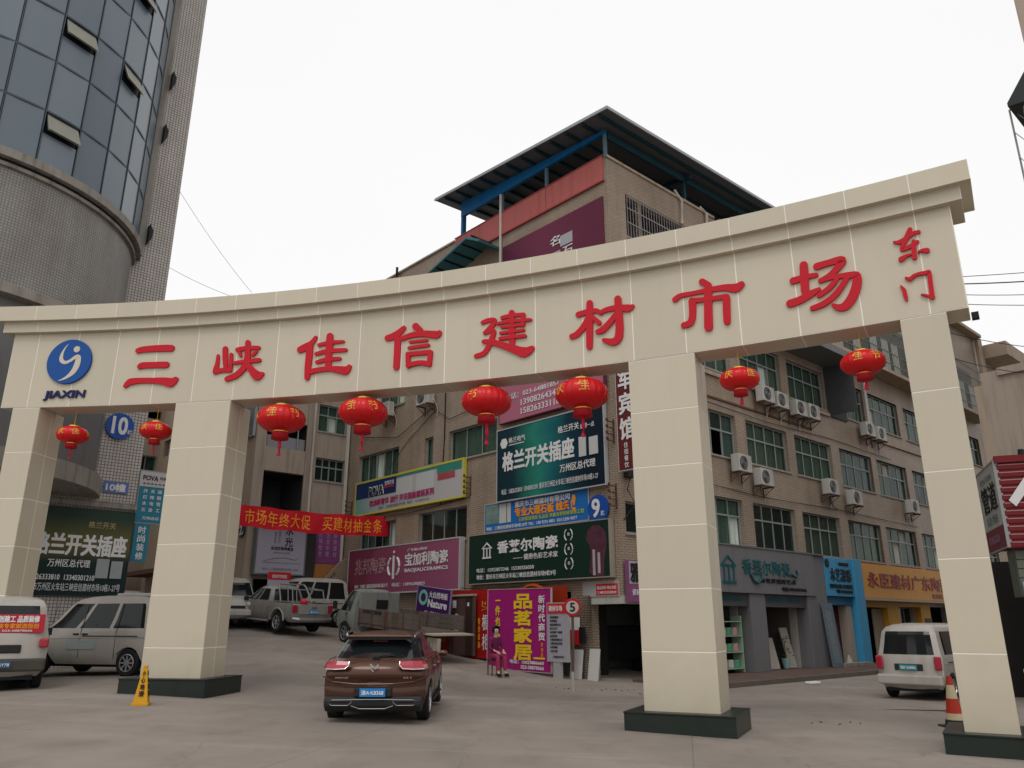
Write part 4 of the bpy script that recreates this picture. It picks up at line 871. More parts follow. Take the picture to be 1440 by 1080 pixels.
vtext(r, M, '品茗家居', 1.28, 2.28, .80, .50, YEL, bold=.055); vtext(r, M, '一件也批发', .38, 2.25, .24, .33, YEL, bold=.02); vtext(r, M, '新时代商贸', 2.38, 2.22, .27, .27, LITE, bold=.02)
vtext(r, M, '好邻居', 2.48, .85, .1, .15, ORTX); boxes(r, M, 'arrow_bar', YEL, [(2.15, 2.65, .36, .41)], .01); text(r, M, '电话：15023886660', 1.1, .20, 1.5, .11, LITE, .012, .02); text(r, M, '023-58878666', 1.6, .06, 1.0, .1, LITE, .012, .02)
# --- notice board in a steel case
r, M = board('notice_board', 'grey notice board with red header beside the magenta banner', 'notice board', FL, -2.12, -1.36, .62, 2.22, mat('lilac grey board', (.34, .33, .38), .5, var=.06), 1.0, .12, mat('case grey', (.42, .42, .42), .4, .3, var=.1), .03)
patch(r, M, 'red_header', REDT, .0, .76, 1.32, 1.6, .016); text(r, M, '建材市场', .08, 1.38, .55, .16, LITE, .026, .02)
for k, s in enumerate(('宝加利陶瓷', '兆邦陶瓷', '香莱尔陶瓷专卖', '格兰开关', '永臣建材广东陶瓷', '品茗家居', '三峡建材有限公司', '大理石线条总代理', '灯饰照明', '五金水暖')): text(r, M, s, .1, 1.18 - k * .105, .05 * len(s) + .1, .065, BLACK, .012, .01)
text(r, M, '三峡佳信市场', .2, .08, .45, .06, BLACK)
MB().box(.2, .5, .0, .1, -.62, -.03).build('support', mat('case grey'), r, M)
# --- purple placard standing above the truck bed
r, M = board('placard', 'small purple placard with green leaf ring standing behind the truck bed', 'sign', FL, -8.95, -7.0, 1.62, 2.98, mat('violet print', (.055, .012, .10), .4, var=.15), 1.0, .05, mat('lilac edge', (.25, .2, .3), .5, var=0), .03, tilt=R_(7))
b = MB(); b.lathe([(.15, -.012), (.17, -.02), (.26, -.02), (.27, -.012)], 24, (.38, 0, .98), 'Y'); b.build('leaf_ring', mat('mint print', (.15, .45, .33), .4, var=.2), r, M)
text(r, M, '大自然地板', .72, 1.02, 1.1, .22, LITE); text(r, M, 'Nature', .7, .70, 1.1, .26, LITE, .012, .03); text(r, M, '一站式装修', .3, .38, 1.2, .18, LITE); text(r, M, '工厂直销店', .3, .12, 1.2, .18, LITE)

# --- signs of the right-hand shops
GSH = mat('grey shop cladding', (.15, .15, .155), .6, var=.06, scale=1.2, stain=.15); BSH = mat('sky blue shop cladding', (.05, .28, .50), .55, var=.05, stain=.12); OSH = mat('orange shop cladding', (.58, .29, .07), .55, var=.06, stain=.12); OCH = mat('ochre pier', (.46, .25, .03), .6, var=.08, stain=.15)
TEALP = mat('teal letters', (.01, .085, .10), .4, var=0)
g = ceramic = thing('ceramic_tile_shop', 'grey shop front with teal pavilion sign beside the wide column', 'shop', FR @ Matrix.Translation((6, -.3, .13)))
MB().box(3.3, 10.35, -.55, -.003, 2.62, 4.12).build('fascia', GSH, g, FR, bevel=.01); MB().box(3.3, 11.25, -.58, -.003, 4.123, 4.17).build('fascia_cap', GSH, g, FR)
for a, b_ in ((3.3, 3.85), (5.9, 6.85), (9.75, 11.25)): MB().box(a, b_, -.48, -.003, .13, 2.615 if a < 9 else 4.12).build('pier', GSH, g, FR, bevel=.01)
MB().box(3.86, 5.89, -.40, -.003, 2.2, 2.615).box(6.86, 9.74, -.40, -.003, 2.2, 2.615).build('shutter_box', mat('dark shutter box', (.07, .07, .075), .6, var=.2), g, FR)
MF = FR @ Matrix.Translation((3.3, -.55, 2.62)); text(g, MF, '香莱尔陶瓷', 2.15, .62, 3.1, .50, TEALP, .0, .010, th=.03); text(g, MF, '新世界瓷砖艺术', 3.2, .36, 2.4, .16, BLACK, .0, .01, th=.03); text(g, MF, '电话15923873346', 4.6, .12, 1.7, .14, BLACK, .0, .01, th=.03)
pavilion(g, MF, 1.35, .28, .92, TEALP)
b = MB(); b.tube([(2.6, -.04, .62), (2.75, -.04, .42), (3.0, -.04, .34), (3.25, -.04, .48), (3.35, -.04, .62)], .05, 6).tube([(5.3, -.04, .72), (5.6, -.04, .62), (5.75, -.04, .72), (5.65, -.04, .86)], .04, 6); b.build('ribbon_flourish', TEALP, g, MF)
text(g, FR @ Matrix.Translation((3.9, -.40, 2.3)), '品牌瓷砖', .2, .05, 1.4, .2, TEALP); text(g, FR @ Matrix.Translation((6.9, -.40, 2.3)), '欢迎光临 万州总代理', .2, .05, 2.3, .2, TEALP)
g = paint = thing('paint_shop', 'bright blue shop front with black characters between grey and orange shops', 'shop', FR @ Matrix.Translation((12.6, -.3, .13)))
MB().box(11.28, 13.55, -.50, -.003, 2.66, 4.10).build('fascia', BSH, g, FR, bevel=.01); MB().box(13.56, 14.28, -.56, -.003, .13, 4.14).build('pier', BSH, g, FR, bevel=.01); MB().box(11.28, 13.55, -.34, -.003, 2.34, 2.655).build('lintel', mat('deep blue lintel', (.03, .15, .27), .6, var=.1), g, FR)
MF = FR @ Matrix.Translation((11.28, -.50, 2.66)); text(g, MF, '木艺漆彩', .35, .55, 1.75, .5, BLACK, .0, .012, th=.03); text(g, MF, '油漆 墙纸 地板 木门 硅藻泥', .25, .30, 1.85, .15, BLACK, .0, .02, th=.03); text(g, MF, '电话 13896280833', .75, .12, 1.3, .13, BLACK, .0, .02, th=.03); text(g, MF, '绿色环保品牌', 1.15, 1.17, .8, .12, BLACK, .0, .02, th=.03)
MB().lathe([(0, -.03), (.13, -.03), (.17, -.02), (.17, 0)], 14, (.22, 0, 1.22), 'Y').build('flower_logo', BLACK, g, MF)
MB().box(11.35, 13.3, .05, .1, .2, 2.3).build('red_door', mat('dark red door', (.06, .012, .01), .5, var=.3), g, FR); MB().box(13.1, 13.5, -.3, .2, .14, 2.33).build('door_jamb', mat('cream jamb', (.36, .31, .26), .7, var=.1), g, FR)
g = build = thing('building_material_shop', 'orange shop front with dark red characters and ochre piers, right of the blue one', 'shop', FR @ Matrix.Translation((19, -.3, .13)))
MB().box(14.31, 30, -.50, -.003, 2.66, 4.02).build('fascia', OSH, g, FR, bevel=.01); MB().box(14.31, 30, -.53, -.003, 2.56, 2.657).build('fascia_trim', mat('cream jamb', (.36, .31, .26)), g, FR)
for a, b_ in ((16.85, 17.95), (20.3, 21.35), (24.3, 25.5)): MB().box(a, b_, -.3, -.003, .13, 2.555).build('pier', OCH, g, FR)
MB().box(14.31, 16.84, -.3, -.003, 2.3, 2.555).box(17.96, 20.29, -.3, -.003, 2.36, 2.555).box(17.96, 20.29, -.3, -.003, .13, .9).build('lintel', OCH, g, FR)
MF = FR @ Matrix.Translation((14.31, -.50, 2.66)); text(g, MF, '永臣建材广东陶瓷', .5, .42, 8.6, .62, mat('dark red letters', (.22, .015, .01), .4, var=0), .0, .012, th=.03); text(g, MF, '批发零售', 7.0, .10, 1.2, .2, MATS['dark red letters'])
MB().box(15.9, 16.8, -.05, .0, .14, 2.25).build('beige_door', mat('beige door', (.30, .25, .20), .6, var=.1), g, FR)
window(FR, g, 18.0, 20.2, .9, 2.35, 3, 1., curtain=-1, sill=False)
for k in range(3): MB().box(20.6, 21.3, -.34, -.31, 1.15 + .28 * k, 1.32 + .28 * k).build('plaque', BLACK, g, FR)
JB = mat('pale shop jamb', (.34, .33, .31), .6, var=.08, stain=.15)
for i, h in enumerate(hshop[1:7]):
    ow = (ceramic, ceramic, paint, build, build, build)[i]
    for a, b_ in ((h[0], h[0] + .03), (h[1] - .03, h[1])): MB().box(a, b_, .003, .285, h[2], h[3]).build('door_jamb', JB, ow, FR)
# things in front of and inside the shops
sh = thing('display_shelf', 'green glass display shelf full of small boxes inside the grey shop', 'shelf', FR @ Matrix.Translation((4.9, .5, .13)))
b = MB(); 
for z in (.25, .75, 1.25, 1.7): b.box(4.2, 5.70, -.20, .2, z, z + .03)
b.box(4.2, 4.24, -.2, .2, .15, 1.75).box(5.68, 5.72, -.2, .2, .15, 1.9); b.build('shelf_frame', mat('pale green metal', (.30, .42, .30), .4, var=.1), sh, FR)
for z in (.28, .78, 1.28):
    for k in range(4):
        MB().lathe([(0, 0), (.13, 0), (.15, .02), (.15, .22), (.12, .25), (0, .25)], 14, (4.42 + .34 * k, -.02, z)).build('tin', [mat('tin white', (.45, .45, .44), .4, var=.1), mat('tin green', (.08, .28, .16), .4, var=.1), mat('tin pink', (.45, .25, .25), .4, var=.1)][int((z * 7 + k) % 3)], sh, FR, smooth=True)
MB().box(4.9, 5.7, 1.9, 1.94, .15, 2.3).build('sample_wall', WALLIN, sh, FR)
def leaning(name, label, cat, F, u0, u1, z0, h, off, m, trim=None, lean=12, th=.05):
    M = F @ Matrix.Translation((u0, -off, z0)) @ Matrix.Rotation(R_(-lean), 4, 'X'); r = thing(name, label, cat, M); MB().box(0, u1 - u0, 0, th, 0, h).build('slab', m, r, M, bevel=.004)
    if trim: MB().box(0, u1 - u0, -.012, -.001, h - .25, h).box(0, .1, -.012, -.001, 0, h - .25).box(u1 - u0 - .1, u1 - u0, -.012, -.001, 0, h - .25).box(.1, u1 - u0 - .1, -.012, -.001, 0, .15).build('trim', trim, r, M)
    return r, M
TIL = mat('pale tile slab', (.42, .38, .33), .4, var=.1)
leaning('tile_slab', 'beige tile slab leaning in the second grey shop doorway', 'tile slab', FR, 7.1, 8.35, .14, 1.05, -.05, TIL)
leaning('tile_slab', 'narrow cream slab leaning at the right side of the grey shop doorway', 'tile slab', FR, 9.1, 9.6, .14, 1.4, -.1, TIL)
leaning('decor_panel', 'tall blue grey carved panel leaning on the grey pier beside the blue shop', 'panel', FR, 10.55, 11.3, .14, 2.25, .80, mat('blue grey panel', (.13, .17, .19), .4, var=.5, scale=6), mat('slate trim', (.10, .13, .17), .5, var=.1), 5)
pl = thing('flower_pot', 'small plant pot in the grey shop doorway', 'plant', FR @ Matrix.Translation((8.7, .0, .13)))
MB().lathe([(0, 0), (.1, 0), (.16, .32), (.14, .33), (0, .3)], 14, (8.75, .05, .14)).build('pot', mat('pot green white', (.25, .4, .38), .4, var=.3), pl, FR)
lf_ = MB(); rr = random.Random(2)
for k in range(46):
    a = rr.uniform(0, 6.28); e_ = rr.uniform(.1, .38); z = rr.uniform(.5, 1.35); q = Vector((8.75 + e_ * math.cos(a), .05 + e_ * math.sin(a) * .6, z)); d = Vector((math.cos(a), math.sin(a), .4)) * .09; s_ = Vector((-math.sin(a), math.cos(a), 0)) * .035; lf_.face([q - s_, q + d * .5 - s_ * 1.6, q + d, q + s_])
lf_.tube([(8.75, .05, .4), (8.72, .03, 1.2)], .012, 5); lf_.build('foliage', mat('shop plant leaves', (.05, .09, .03), .6, var=.4), pl, FR)
for i, (u, c_) in enumerate(((11.6, 'left white toy cone on the blue shop step'), (12.9, 'right white toy cone on the blue shop step'))):
    r = thing('white_cone', c_, 'ornament', FR @ Matrix.Translation((u, -.25, .2)), 'white cones on the step'); MB().lathe([(0, 0), (.17, 0), (.12, .12), (.03, .36), (0, .37)], 14, (u, -.25, .14)).build('cone', TIL, r, FR, smooth=True)
MB_st = MB().box(11.3, 13.5, -.9, -.6, .135, .25); tag(MB_st.build('shop_step', CONC, None, FR), 'low concrete step in front of the blue shop', 'step')
lean2 = [(-1.72, -1.30, .55, .12), (-1.05, -.70, .40, .6)]
leaning('tile_slab', 'white slab leaning against the tiled post behind the speed sign', 'tile slab', FL, -1.86, -1.40, -.02, .95, .42, mat('white slab', (.50, .49, .47), .4, var=.05), None, 8)
leaning('tile_slab', 'white slab leaning right of the tiled post at the garage opening', 'tile slab', FL, -1.2, -.82, -.02, .98, .35, mat('white slab'), None, 9)
r = thing('garage_television', 'large black cabinet standing deep in the dark garage', 'cabinet', FR @ Matrix.Translation((2.5, 2.6, .1)))
MB().box(1.7, 4.2, 2.5, 3.0, .55, 1.6).build('case', BLACK, r, FR, bevel=.02); MB().box(2.0, 2.2, 2.6, 2.9, -.1, .55).box(3.7, 3.9, 2.6, 2.9, -.1, .55).build('leg', BLACK, r, FR)
# --- wing signs
LIL = mat('lilac white sign', (.40, .39, .47), .45, var=.05)
r, M = board('billboard', 'white lighting shop sign with black vertical characters on the rear wing', 'sign', FI, -4.12, -1.98, 3.62, 5.72, LIL, .35, .3, mat('grey green frame', (.14, .17, .16), .5, var=.1), .06)
vtext(r, M, '水光', 1.2, 2.0, .36, .46, BLACK); vtext(r, M, '照明灯饰', .9, 1.75, .1, .13, GREYT, bold=0); vtext(r, M, '品质生活', .72, 1.7, .09, .12, GREYT, bold=0)
text(r, M, '水光灯饰专卖店', .6, .95, 1.0, .13, BLACK, .012, .02); text(r, M, '照亮你的家', .72, .82, .75, .06, GREYT)
boxes(r, M, 'line', GREYT, [(.25, 2.0, .42, .45), (.6, 1.5, 1.1, 1.108)]); text(r, M, '地址：三峡佳信建材市场  电话', .3, .14, 1.6, .09, GREYT)
b = MB().tube([(.35, -.012, .5), (.8, -.012, .62), (1.3, -.012, .66), (1.7, -.012, .58), (1.9, -.012, .7)], .012, 4); b.build('curl', GREYT, r, M)
MB().box(-4.3, -1.8, -.8, -.003, 5.75, 5.85).build('green_awning', mat('dark green awning', (.03, .09, .07), .6, var=.2), wing, FI)
r, M = board('billboard', 'purple poster above the orange shop band on the rear wing', 'sign', FI, -1.42, -.15, 4.15, 5.62, mat('purple poster', (.22, .06, .20), .5, var=.15), .12, .08)
for k in range(3): vtext(r, M, ('灯饰批发', '五金水暖', '家装建材')[k], .18 + .36 * k, 1.35, .18, .27, mat('pale pink print', (.45, .3, .42), .5, var=0), bold=0)
patch(r, M, 'white_patch', LITE, .05, .4, 1.3, 1.45)
MB().box(-1.42, -.15, -.2, -.003, 3.45, 4.12).build('orange_band', mat('dull orange band', (.36, .16, .05), .6, var=.1, stain=.2), wing, FI)
MB().box(-1.95, -1.45, -.3, -.003, 1.2, 5.5).build('dark_pillar', mat('dark pillar', (.04, .035, .035), .6, var=.2), wing, FI)
r, M = board('notice_sign', 'small white notice sign with red header behind the pickup', 'sign', FI, -3.95, -3.05, 2.0, 3.55, LIL, 1.3, .08)
patch(r, M, 'red_header', REDT, -.03, .95, 1.32, 1.62, .004); text(r, M, '建材导购图', .15, 1.38, .62, .14, LITE); text(r, M, '灯饰 洁具 陶瓷', .15, .95, .6, .09, GREYT); text(r, M, '五金 木门 油漆', .15, .7, .6, .09, GREYT)
for sx_ in (.1, .78): MB().box(sx_, sx_ + .04, .02, .06, -.6, 0).build('leg', STEEL, r, M)
r, M = board('billboard', 'dark blue green picture sign high on the side wall beside the second column', 'sign', FW, -1.58, -.12, 9.35, 10.8, mat('dark teal photo print', (.05, .085, .10), .4, var=.6, scale=1.5), .12, .1, mat('grey edge', (.3, .3, .3), .5, var=0), .03)
text(r, M, '品质家居', .35, .5, .8, .3, mat('dull mauve print', (.30, .16, .25), .5, var=0))
round_sign('oval dark plaque with white 2 on the side wall at the rear', FW, -.42, 5.35, .3, mat('dark plaque', (.03, .035, .04), .4, var=.1), .06, '2', '栋')
# --- the red cloth banner across the lane
def cloth_banner():
    A, B = Vector((-10.9, 28.5, 5.98)), Vector((-5.0, 33.0, 5.95)); hh = .80; n = 60; r = thing('cloth_banner', 'long red cloth banner with gold characters strung across the lane', 'banner', Matrix.Translation(A))
    dx = (B - A); ux = dx.normalized(); nn = Vector((ux.y, -ux.x, 0)); Lg = dx.length
    def pos(s, t, e=0):
        q = A + dx * s; q.z += -.12 * math.sin(math.pi * s) ; q = q + nn * (.03 * math.sin(s * 21) + .02 * math.sin(s * 47 + t * 3) + e); q.z -= hh * t - .02 * math.sin(s * 30 + t * 2); return q
    mb = MB()
    for k in range(n):
        for j in range(4): mb.face([pos(k / n, j / 4), pos(k / n, (j + 1) / 4), pos((k + 1) / n, (j + 1) / 4), pos((k + 1) / n, j / 4)])
    cm = mb.build('cloth', mat('red banner cloth', (.50, .008, .02), .7, var=.08, scale=2), r, I4, smooth='all')
    s_ = '市场年终大促 买建材抽金条'; i = 0; gap = (.94 - .16) / len(s_)
    for i, c in enumerate(s_):
        if c == ' ': continue
        v, f = text_mesh(c, .004, .5, 0); me = bpy.data.meshes.new('gold_character'); s0_ = .155 + i * gap
        vs = [tuple(pos(s0_ + a * gap * .86, .85 - b * .68, .012 + e * .004)) for a, b, e in v]; me.from_pydata(vs, [], f); me.materials.append(ORTX); put(bpy.data.objects.new('gold_character', me), r, I4)
    MB().tube([pos(0, 0), A + Vector((-.8, -.6, .1))], .012, 5).tube([pos(1, 0), B + Vector((.5, .4, .05))], .012, 5).build('cord', BLACK, r, I4)
cloth_banner()

# ================================================================ TOWER
tower = thing('office_tower', 'tall pale mosaic tower with a curved blue grey glass front', 'building', Matrix.Translation(TW))
MB().box(-16, 0, 0.0, 12, -.5, 34).build('mosaic_wall', MOSA, tower, FT)
TC = Vector((-16.75, 20.74, 0)); MC = Matrix.Translation(TC)
def ring(name, m, r0, r1, z0, z1, n=72):
    return MB().lathe([(r0, z0), (r1, z0), (r1, z1), (r0, z1), (r0, z0)], n).build(name, m, tower, MC)
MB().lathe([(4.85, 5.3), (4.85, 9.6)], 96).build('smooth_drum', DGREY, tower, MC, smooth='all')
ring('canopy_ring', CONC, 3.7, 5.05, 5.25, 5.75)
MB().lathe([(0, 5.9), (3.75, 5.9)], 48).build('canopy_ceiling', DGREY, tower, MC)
ring('ledge_ring', CONC, 4.6, 5.18, 9.5, 9.75)
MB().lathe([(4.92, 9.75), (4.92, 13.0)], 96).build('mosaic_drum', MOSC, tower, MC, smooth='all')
ring('ledge_ring', CONC, 4.7, 5.02, 12.9, 13.0)
ring('dark_groove', BLACK, 4.6, 4.97, 12.95, 13.12)
ring('ledge_ring', CONC, 4.7, 5.16, 13.1, 13.34)
MB().lathe([(4.86, 13.3), (4.86, 34)], 96).build('drum_core', DARK, tower, MC, smooth='all')
MULL = mat('curtain wall frame', (.06, .08, .10), .4, .3, var=.1)
ph0, dph, zs_ = R_(-60 - 90), R_(11.4), 1.58
A0 = R_(10.2 - 90)
ks = range(-6, 10); mm = MB()
TILT = {(-0, 5): 1, (1, 1): 1, (4, 3): 1, (5, 6): 1, (2, 8): 1}
random.seed(9)
def cpt(a, r, z): return (r * math.cos(a), r * math.sin(a), z)
for k in ks:
    a0 = A0 + dph * k; a1 = a0 + dph
    for j in range(13):
        z0, z1 = 13.36 + zs_ * j, 13.36 + zs_ * (j + 1); g2 = .012; r_ = 5.0; e = random.uniform(0, .006)
        if (k, j) in ((4, 0), (4, 2), (6, 2), (6, 4)):
            # open top hung sash with a dark slot behind it
            t = .22; q = MB(); q.face([cpt(a0 + g2, r_, z1 - .1), cpt(a1 - g2, r_, z1 - .1), cpt(a1 - g2, r_ + t, z1 - .62), cpt(a0 + g2, r_ + t, z1 - .62)]); q.face([cpt(a0 + g2, r_ - .03, z1 - .12), cpt(a1 - g2, r_ - .03, z1 - .12), cpt(a1 - g2, r_ + t - .03, z1 - .65), cpt(a0 + g2, r_ + t - .03, z1 - .65)])
            q.build('open_sash', mat('pale open sash', (.22, .22, .18), .4, var=.2), tower, MC)
            MB().face([cpt(a0 + g2, r_, z1 - .65), cpt(a1 - g2, r_, z1 - .65), cpt(a1 - g2, r_, z1), cpt(a0 + g2, r_, z1)]).build('window_opening', BLACK, tower, MC)
            z1 -= .66
        q = MB(); q.face([cpt(a0 + g2 / 2, r_ + e, z0 + .02), cpt(a1 - g2 / 2, r_ + e, z0 + .02), cpt(a1 - g2 / 2, r_ + random.uniform(0, .012), z1 - .02), cpt(a0 + g2 / 2, r_ + e, z1 - .02)])
        q.build('glass_pane', CWG, tower, MC)
    mm.box(-.013, .013, -.03, .0, 13.34, 33.3, Matrix.Translation(cpt(a0, 5.005, 0)) @ Matrix.Rotation(a0 + math.pi / 2, 4, 'Z'))
mm.build('mullion', MULL, tower, MC, kind=None)
tr_ = MB()
for j in range(14): tr_.lathe([(4.95, 13.33 + zs_ * j), (5.012, 13.33 + zs_ * j), (5.012, 13.385 + zs_ * j), (4.95, 13.385 + zs_ * j)], 96)
tr_.build('transom', MULL, tower, MC)
MB().box(-1.2, -.9, -.05, -.003, 13.3, 34).build('concrete_strip', CONC, tower, FT)
MB().box(-16, 0.03, -.10, -.003, 4.98, 5.12).box(-16, .03, -.06, -.003, 5.13, 5.17).build('ledge', CONC, tower, FT)
for z in (16.2, 13.3):
    M = FT @ Matrix.Translation((.0, 1.0, z)) @ Matrix.Rotation(R_(0), 4, 'Z'); MB().box(.0, .16, -.2, .2, 0, .7).build('side_window_sash', BLACK, tower, M)
for (u, z) in ((-.85, 13.7), (-.85, 17.6), (-.85, 19.8)):
    MB().prism([(u, z), (u + .10, z + .2), (u + .12, z + .5), (u + .0, z + .72)], -.25, -.003).build('open_vent_sash', BLACK, tower, FT)
round_sign('round blue sign reading 10 on the mosaic tower wall', FT, -.80, 7.50, .41, BLD, .10, '10', '栋')
r, M = board('number_plate', 'small blue and white number plate on the mosaic wall', 'sign', FT, -1.0, -.28, 5.44, 5.78, mat('plate blue white', (.10, .16, .38), .4, var=.4, scale=9), .04, .03); text(r, M, '10幢', .08, .05, .55, .24, LITE, .012, .03)
G2 = gradmat('print dark green gold', [(0, (.002, .016, .018)), (.45, (.004, .022, .02)), (.62, (.13, .10, .03)), (.75, (.10, .10, .03)), (1, (.02, .045, .03))], 2, .15)
r, M = board('billboard', 'dark green and gold switch sign on the tower wall behind the silver van', 'sign', FT, -3.0, -.02, 2.42, 4.88, G2, .12, .1, mat('dark edge', (.03, .03, .03), .5, var=0), .02)
text(r, M, '格兰开关插座', .42, 1.12, 2.45, .60, LITE, .012, .03); text(r, M, '格兰开关', 1.75, 1.92, .75, .20, mat('dull gold print', (.36, .30, .15), .5, var=0)); text(r, M, '万州区总代理', .85, .78, 1.1, .22, LITE)
text(r, M, '15826333810  13340301210', .42, .42, 1.7, .15, LITE); text(r, M, ADDR + '10栋1-27号', .35, .12, 2.5, .22, LITE, .012, .0)
MB().box(2.12, 2.46, -.04, -.004, .5, 1.05).box(2.52, 2.84, -.035, -.004, .5, 1.0).build('socket_picture', mat('switch grey', (.30, .32, .33), .4, var=.1), r, M)
r, M = board('blade_sign', 'white and cyan hanging sign board at the tower corner with column list', 'sign', FT, .02, .86, 4.62, 6.22, mat('cyan print', (.015, .17, .25), .45, var=.1), .05, .06, mat('grey edge', (.3, .3, .3)), .02)
patch(r, M, 'white_panel', mat('light grey panel', (.46, .44, .44), .5, var=.05), .0, .84, 1.12, 1.6); text(r, M, 'POVA', .08, 1.32, .45, .15, BLACK, .015, .02); text(r, M, '开关', .58, 1.36, .2, .1, BLACK, .015); text(r, M, '* * * * * *', .1, 1.19, .65, .05, BLACK, .015, .03)
for k, s in enumerate(('开关插座', '灯饰照明', '水电管材', '五金工具')): text(r, M, '  '.join(s[:3]), .14, .92 - .19 * k, .55, .12, LITE)
text(r, M, '万州总店', .2, .1, .5, .1, LITE)
r, M = board('blade_sign', 'narrow lower cyan hanging sign with vertical white characters at the tower corner', 'sign', FT, .05, .50, 3.45, 4.58, mat('cyan print'), .05, .06); vtext(r, M, '时尚装修', .12, 1.08, .22, .26, LITE)
r, M = board('billboard', 'purple sign with a white O seen between the tower and the second column', 'sign', FW, -9.2, -6.4, 4.2, 6.0, mat('wine print', (.20, .03, .09), .5, var=.1), .3, .1); text(r, M, 'O', .5, .6, .5, .8, LITE, .012, .02)
MB().box(-11.8, -6, -1.2, -.01, 3.9, 4.1).build('rust_awning', RUST, wing, FW)
# thin cables
def cable(label, pts, sag, r=.012, name='cable'):
    A, B = Vector(pts[0]), Vector(pts[1]); q = []
    for k in range(17):
        t = k / 16; p = A.lerp(B, t); p.z -= sag * 4 * t * (1 - t); q.append(p)
    tag(MB().tube(q, r, 5).build(name, BLACK, None, I4), label, 'cable', 'overhead cables')
cable('thin cable falling from the tower edge high up to the roof of the building', ((-11.75, 23.9, 16.3), (-10.9, 30, 14.9)), .15, .007)
cable('lower thin cable from the tower edge box towards the gateway beam', ((-11.65, 24.0, 13.2), (-10.9, 28.5, 14.0)), .08, .007)
for i, (z, z2, sg, lb) in enumerate(((12.3, 11.3, .1, 'topmost of the overhead cables right of the gateway'), (12.1, 11.0, .15, 'thick second overhead cable right of the gateway'), (11.8, 10.5, .2, 'third overhead cable right of the gateway'), (11.5, 10.1, .2, 'fourth overhead cable right of the gateway'), (10.7, 8.9, .6, 'sagging overhead cable in front of the far roof'), (9.9, 8.7, .9, 'lowest sagging overhead cable right of the gateway'))):
    cable(lb, ((13.0, 23, z), (19, 20, z2 + .3)), sg, .02 if i == 1 else .012)

# ================================================================ RIGHT EDGE
FP = frame(Vector((15.18, 24.0, 0)), -48)
rb = thing('corner_building', 'plain beige building at the right edge with a sloping looking roof line', 'building', Matrix.Translation((15.18, 24, 0)))
MB().box(0, 14, 0, 10, -.5, 9.4).build('wall', CLEAR, rb, FP); MB().box(-.25, 0, .0, 9.9, -.5, 9.0).build('corner_pilaster', PLAST, rb, FP); MB().box(.5, 14.2, -.1, .0, 9.2, 9.45).build('coping', CLEAR, rb, FP)
FQ = FR @ Matrix.Translation((36.4, 0, 0))
fb_ = thing('far_flat_roof_house', 'distant pale house with projecting flat roof beyond the market building', 'building', FQ)
MB().box(.3, 8, .0, 10, 0, 18.0).build('wall', CLEAR, fb_, FQ); MB().box(.1, 10.5, -1.6, 10, 18.0, 18.9).build('flat_roof', PLAST, fb_, FQ)
# red corrugated signbox with the arrow and the angled white sign
FS = frame(Vector((10.70, 17.0, 0)), -21)
sx = thing('arrow_sign', 'dark red corrugated sign with a big white arrow at the right edge', 'sign', FS @ Matrix.Translation((0, 0, 3.2)))
MR = mat('dark red corrugated steel', (.16, .012, .016), .45, .1, var=.1, stain=.15)
MB().box(0, 4, .02, .9, 3.2, 5.16).build('sign_box', MR, sx, FS)
k = 3.2
cr_ = MB(); hl_ = MB()
while k < 5.05: cr_.box(.03, 4, -.004, .019, k + .02, k + .13); hl_.box(.06, 4, -.012, -.005, k + .112, k + .132); k += .168
cr_.build('rib', MR, sx, FS, bevel=.01); hl_.build('pale_rib_line', mat('pale dusty pink', (.40, .22, .22), .6, var=.1), sx, FS)
MB().box(0, 4, -.06, .02, 5.05, 5.2).build('top_rail', MR, sx, FS)
ar = MB(); ar.prism([(.47, 3.5), (.67, 3.5), (.67, 4.35), (.88, 4.08), (1.0, 4.22), (.57, 4.78), (.14, 4.22), (.26, 4.08), (.47, 4.35)], -.035, -.014); ar.build('arrow', LITE, sx, FS)
MB().lathe([(0, 0), (.07, 0), (.06, .12), (0, .13)], 12, (.55, -.0, 5.2)).build('lamp_cap', BLACK, sx, FS)
F2 = frame(Vector((10.70, 17.0, 0)), 69) @ Matrix.Translation((.02, 0, 0))
F2 = frame(Vector((10.70, 17.0, 0)) + Vector((math.cos(R_(69)), math.sin(R_(69)), 0)) * 2.1, -111)
r, M = board('pipe_shop_sign', 'white angled sign with black pipe shop characters beside the red arrow sign', 'sign', F2, .0, 2.06, 3.25, 5.1, mat('greyish white sign', (.40, .41, .38), .5, var=.05), .02, .08, mat('grey edge', (.3, .3, .3)), .03)
text(r, M, '管道', .25, .85, 1.6, .62, BLACK, .012, .012); text(r, M, '恒信水电安装', .35, 1.55, 1.3, .12, GREYT); text(r, M, '批发·零售', .4, .58, 1.2, .2, GREYT); patch(r, M, 'wine_band', mat('wine band', (.18, .04, .05), .5, var=.1), 0, 2.06, 0, .48); text(r, M, '价格优惠', .3, .15, 1.2, .18, mat('dull mauve print', (.3, .16, .25)))
bo = thing('shutter_booth', 'grey green roller shutter booth below the red arrow sign', 'booth', FS)
SHM = mat('grey green shutter', (.13, .14, .115), .6, var=.25, stain=.4)
MB().box(0.1, 4, .25, .9, 2.2, 3.19).build('shutter_head', SHM, bo, FS)
sl = MB(); k = 2.2
for i in range(5): sl.box(.12, 4, .20, .249, 2.22 + .19 * i, 2.39 + .19 * i)
sl.build('shutter_slat', SHM, bo, FS)
MB().box(.8, 1.25, .1, .9, -.1, 3.19).build('wall_pier', mat('mossy wall', (.10, .10, .075), .9, var=.4, scale=2), bo, FS); MB().box(.1, 4, 2.8, 2.9, -.1, 3.1).build('back_wall', DARK, bo, FS); MB().box(1.3, 4, .5, .6, -.1, 2.2).build('dark_panel', BLACK, bo, FS)
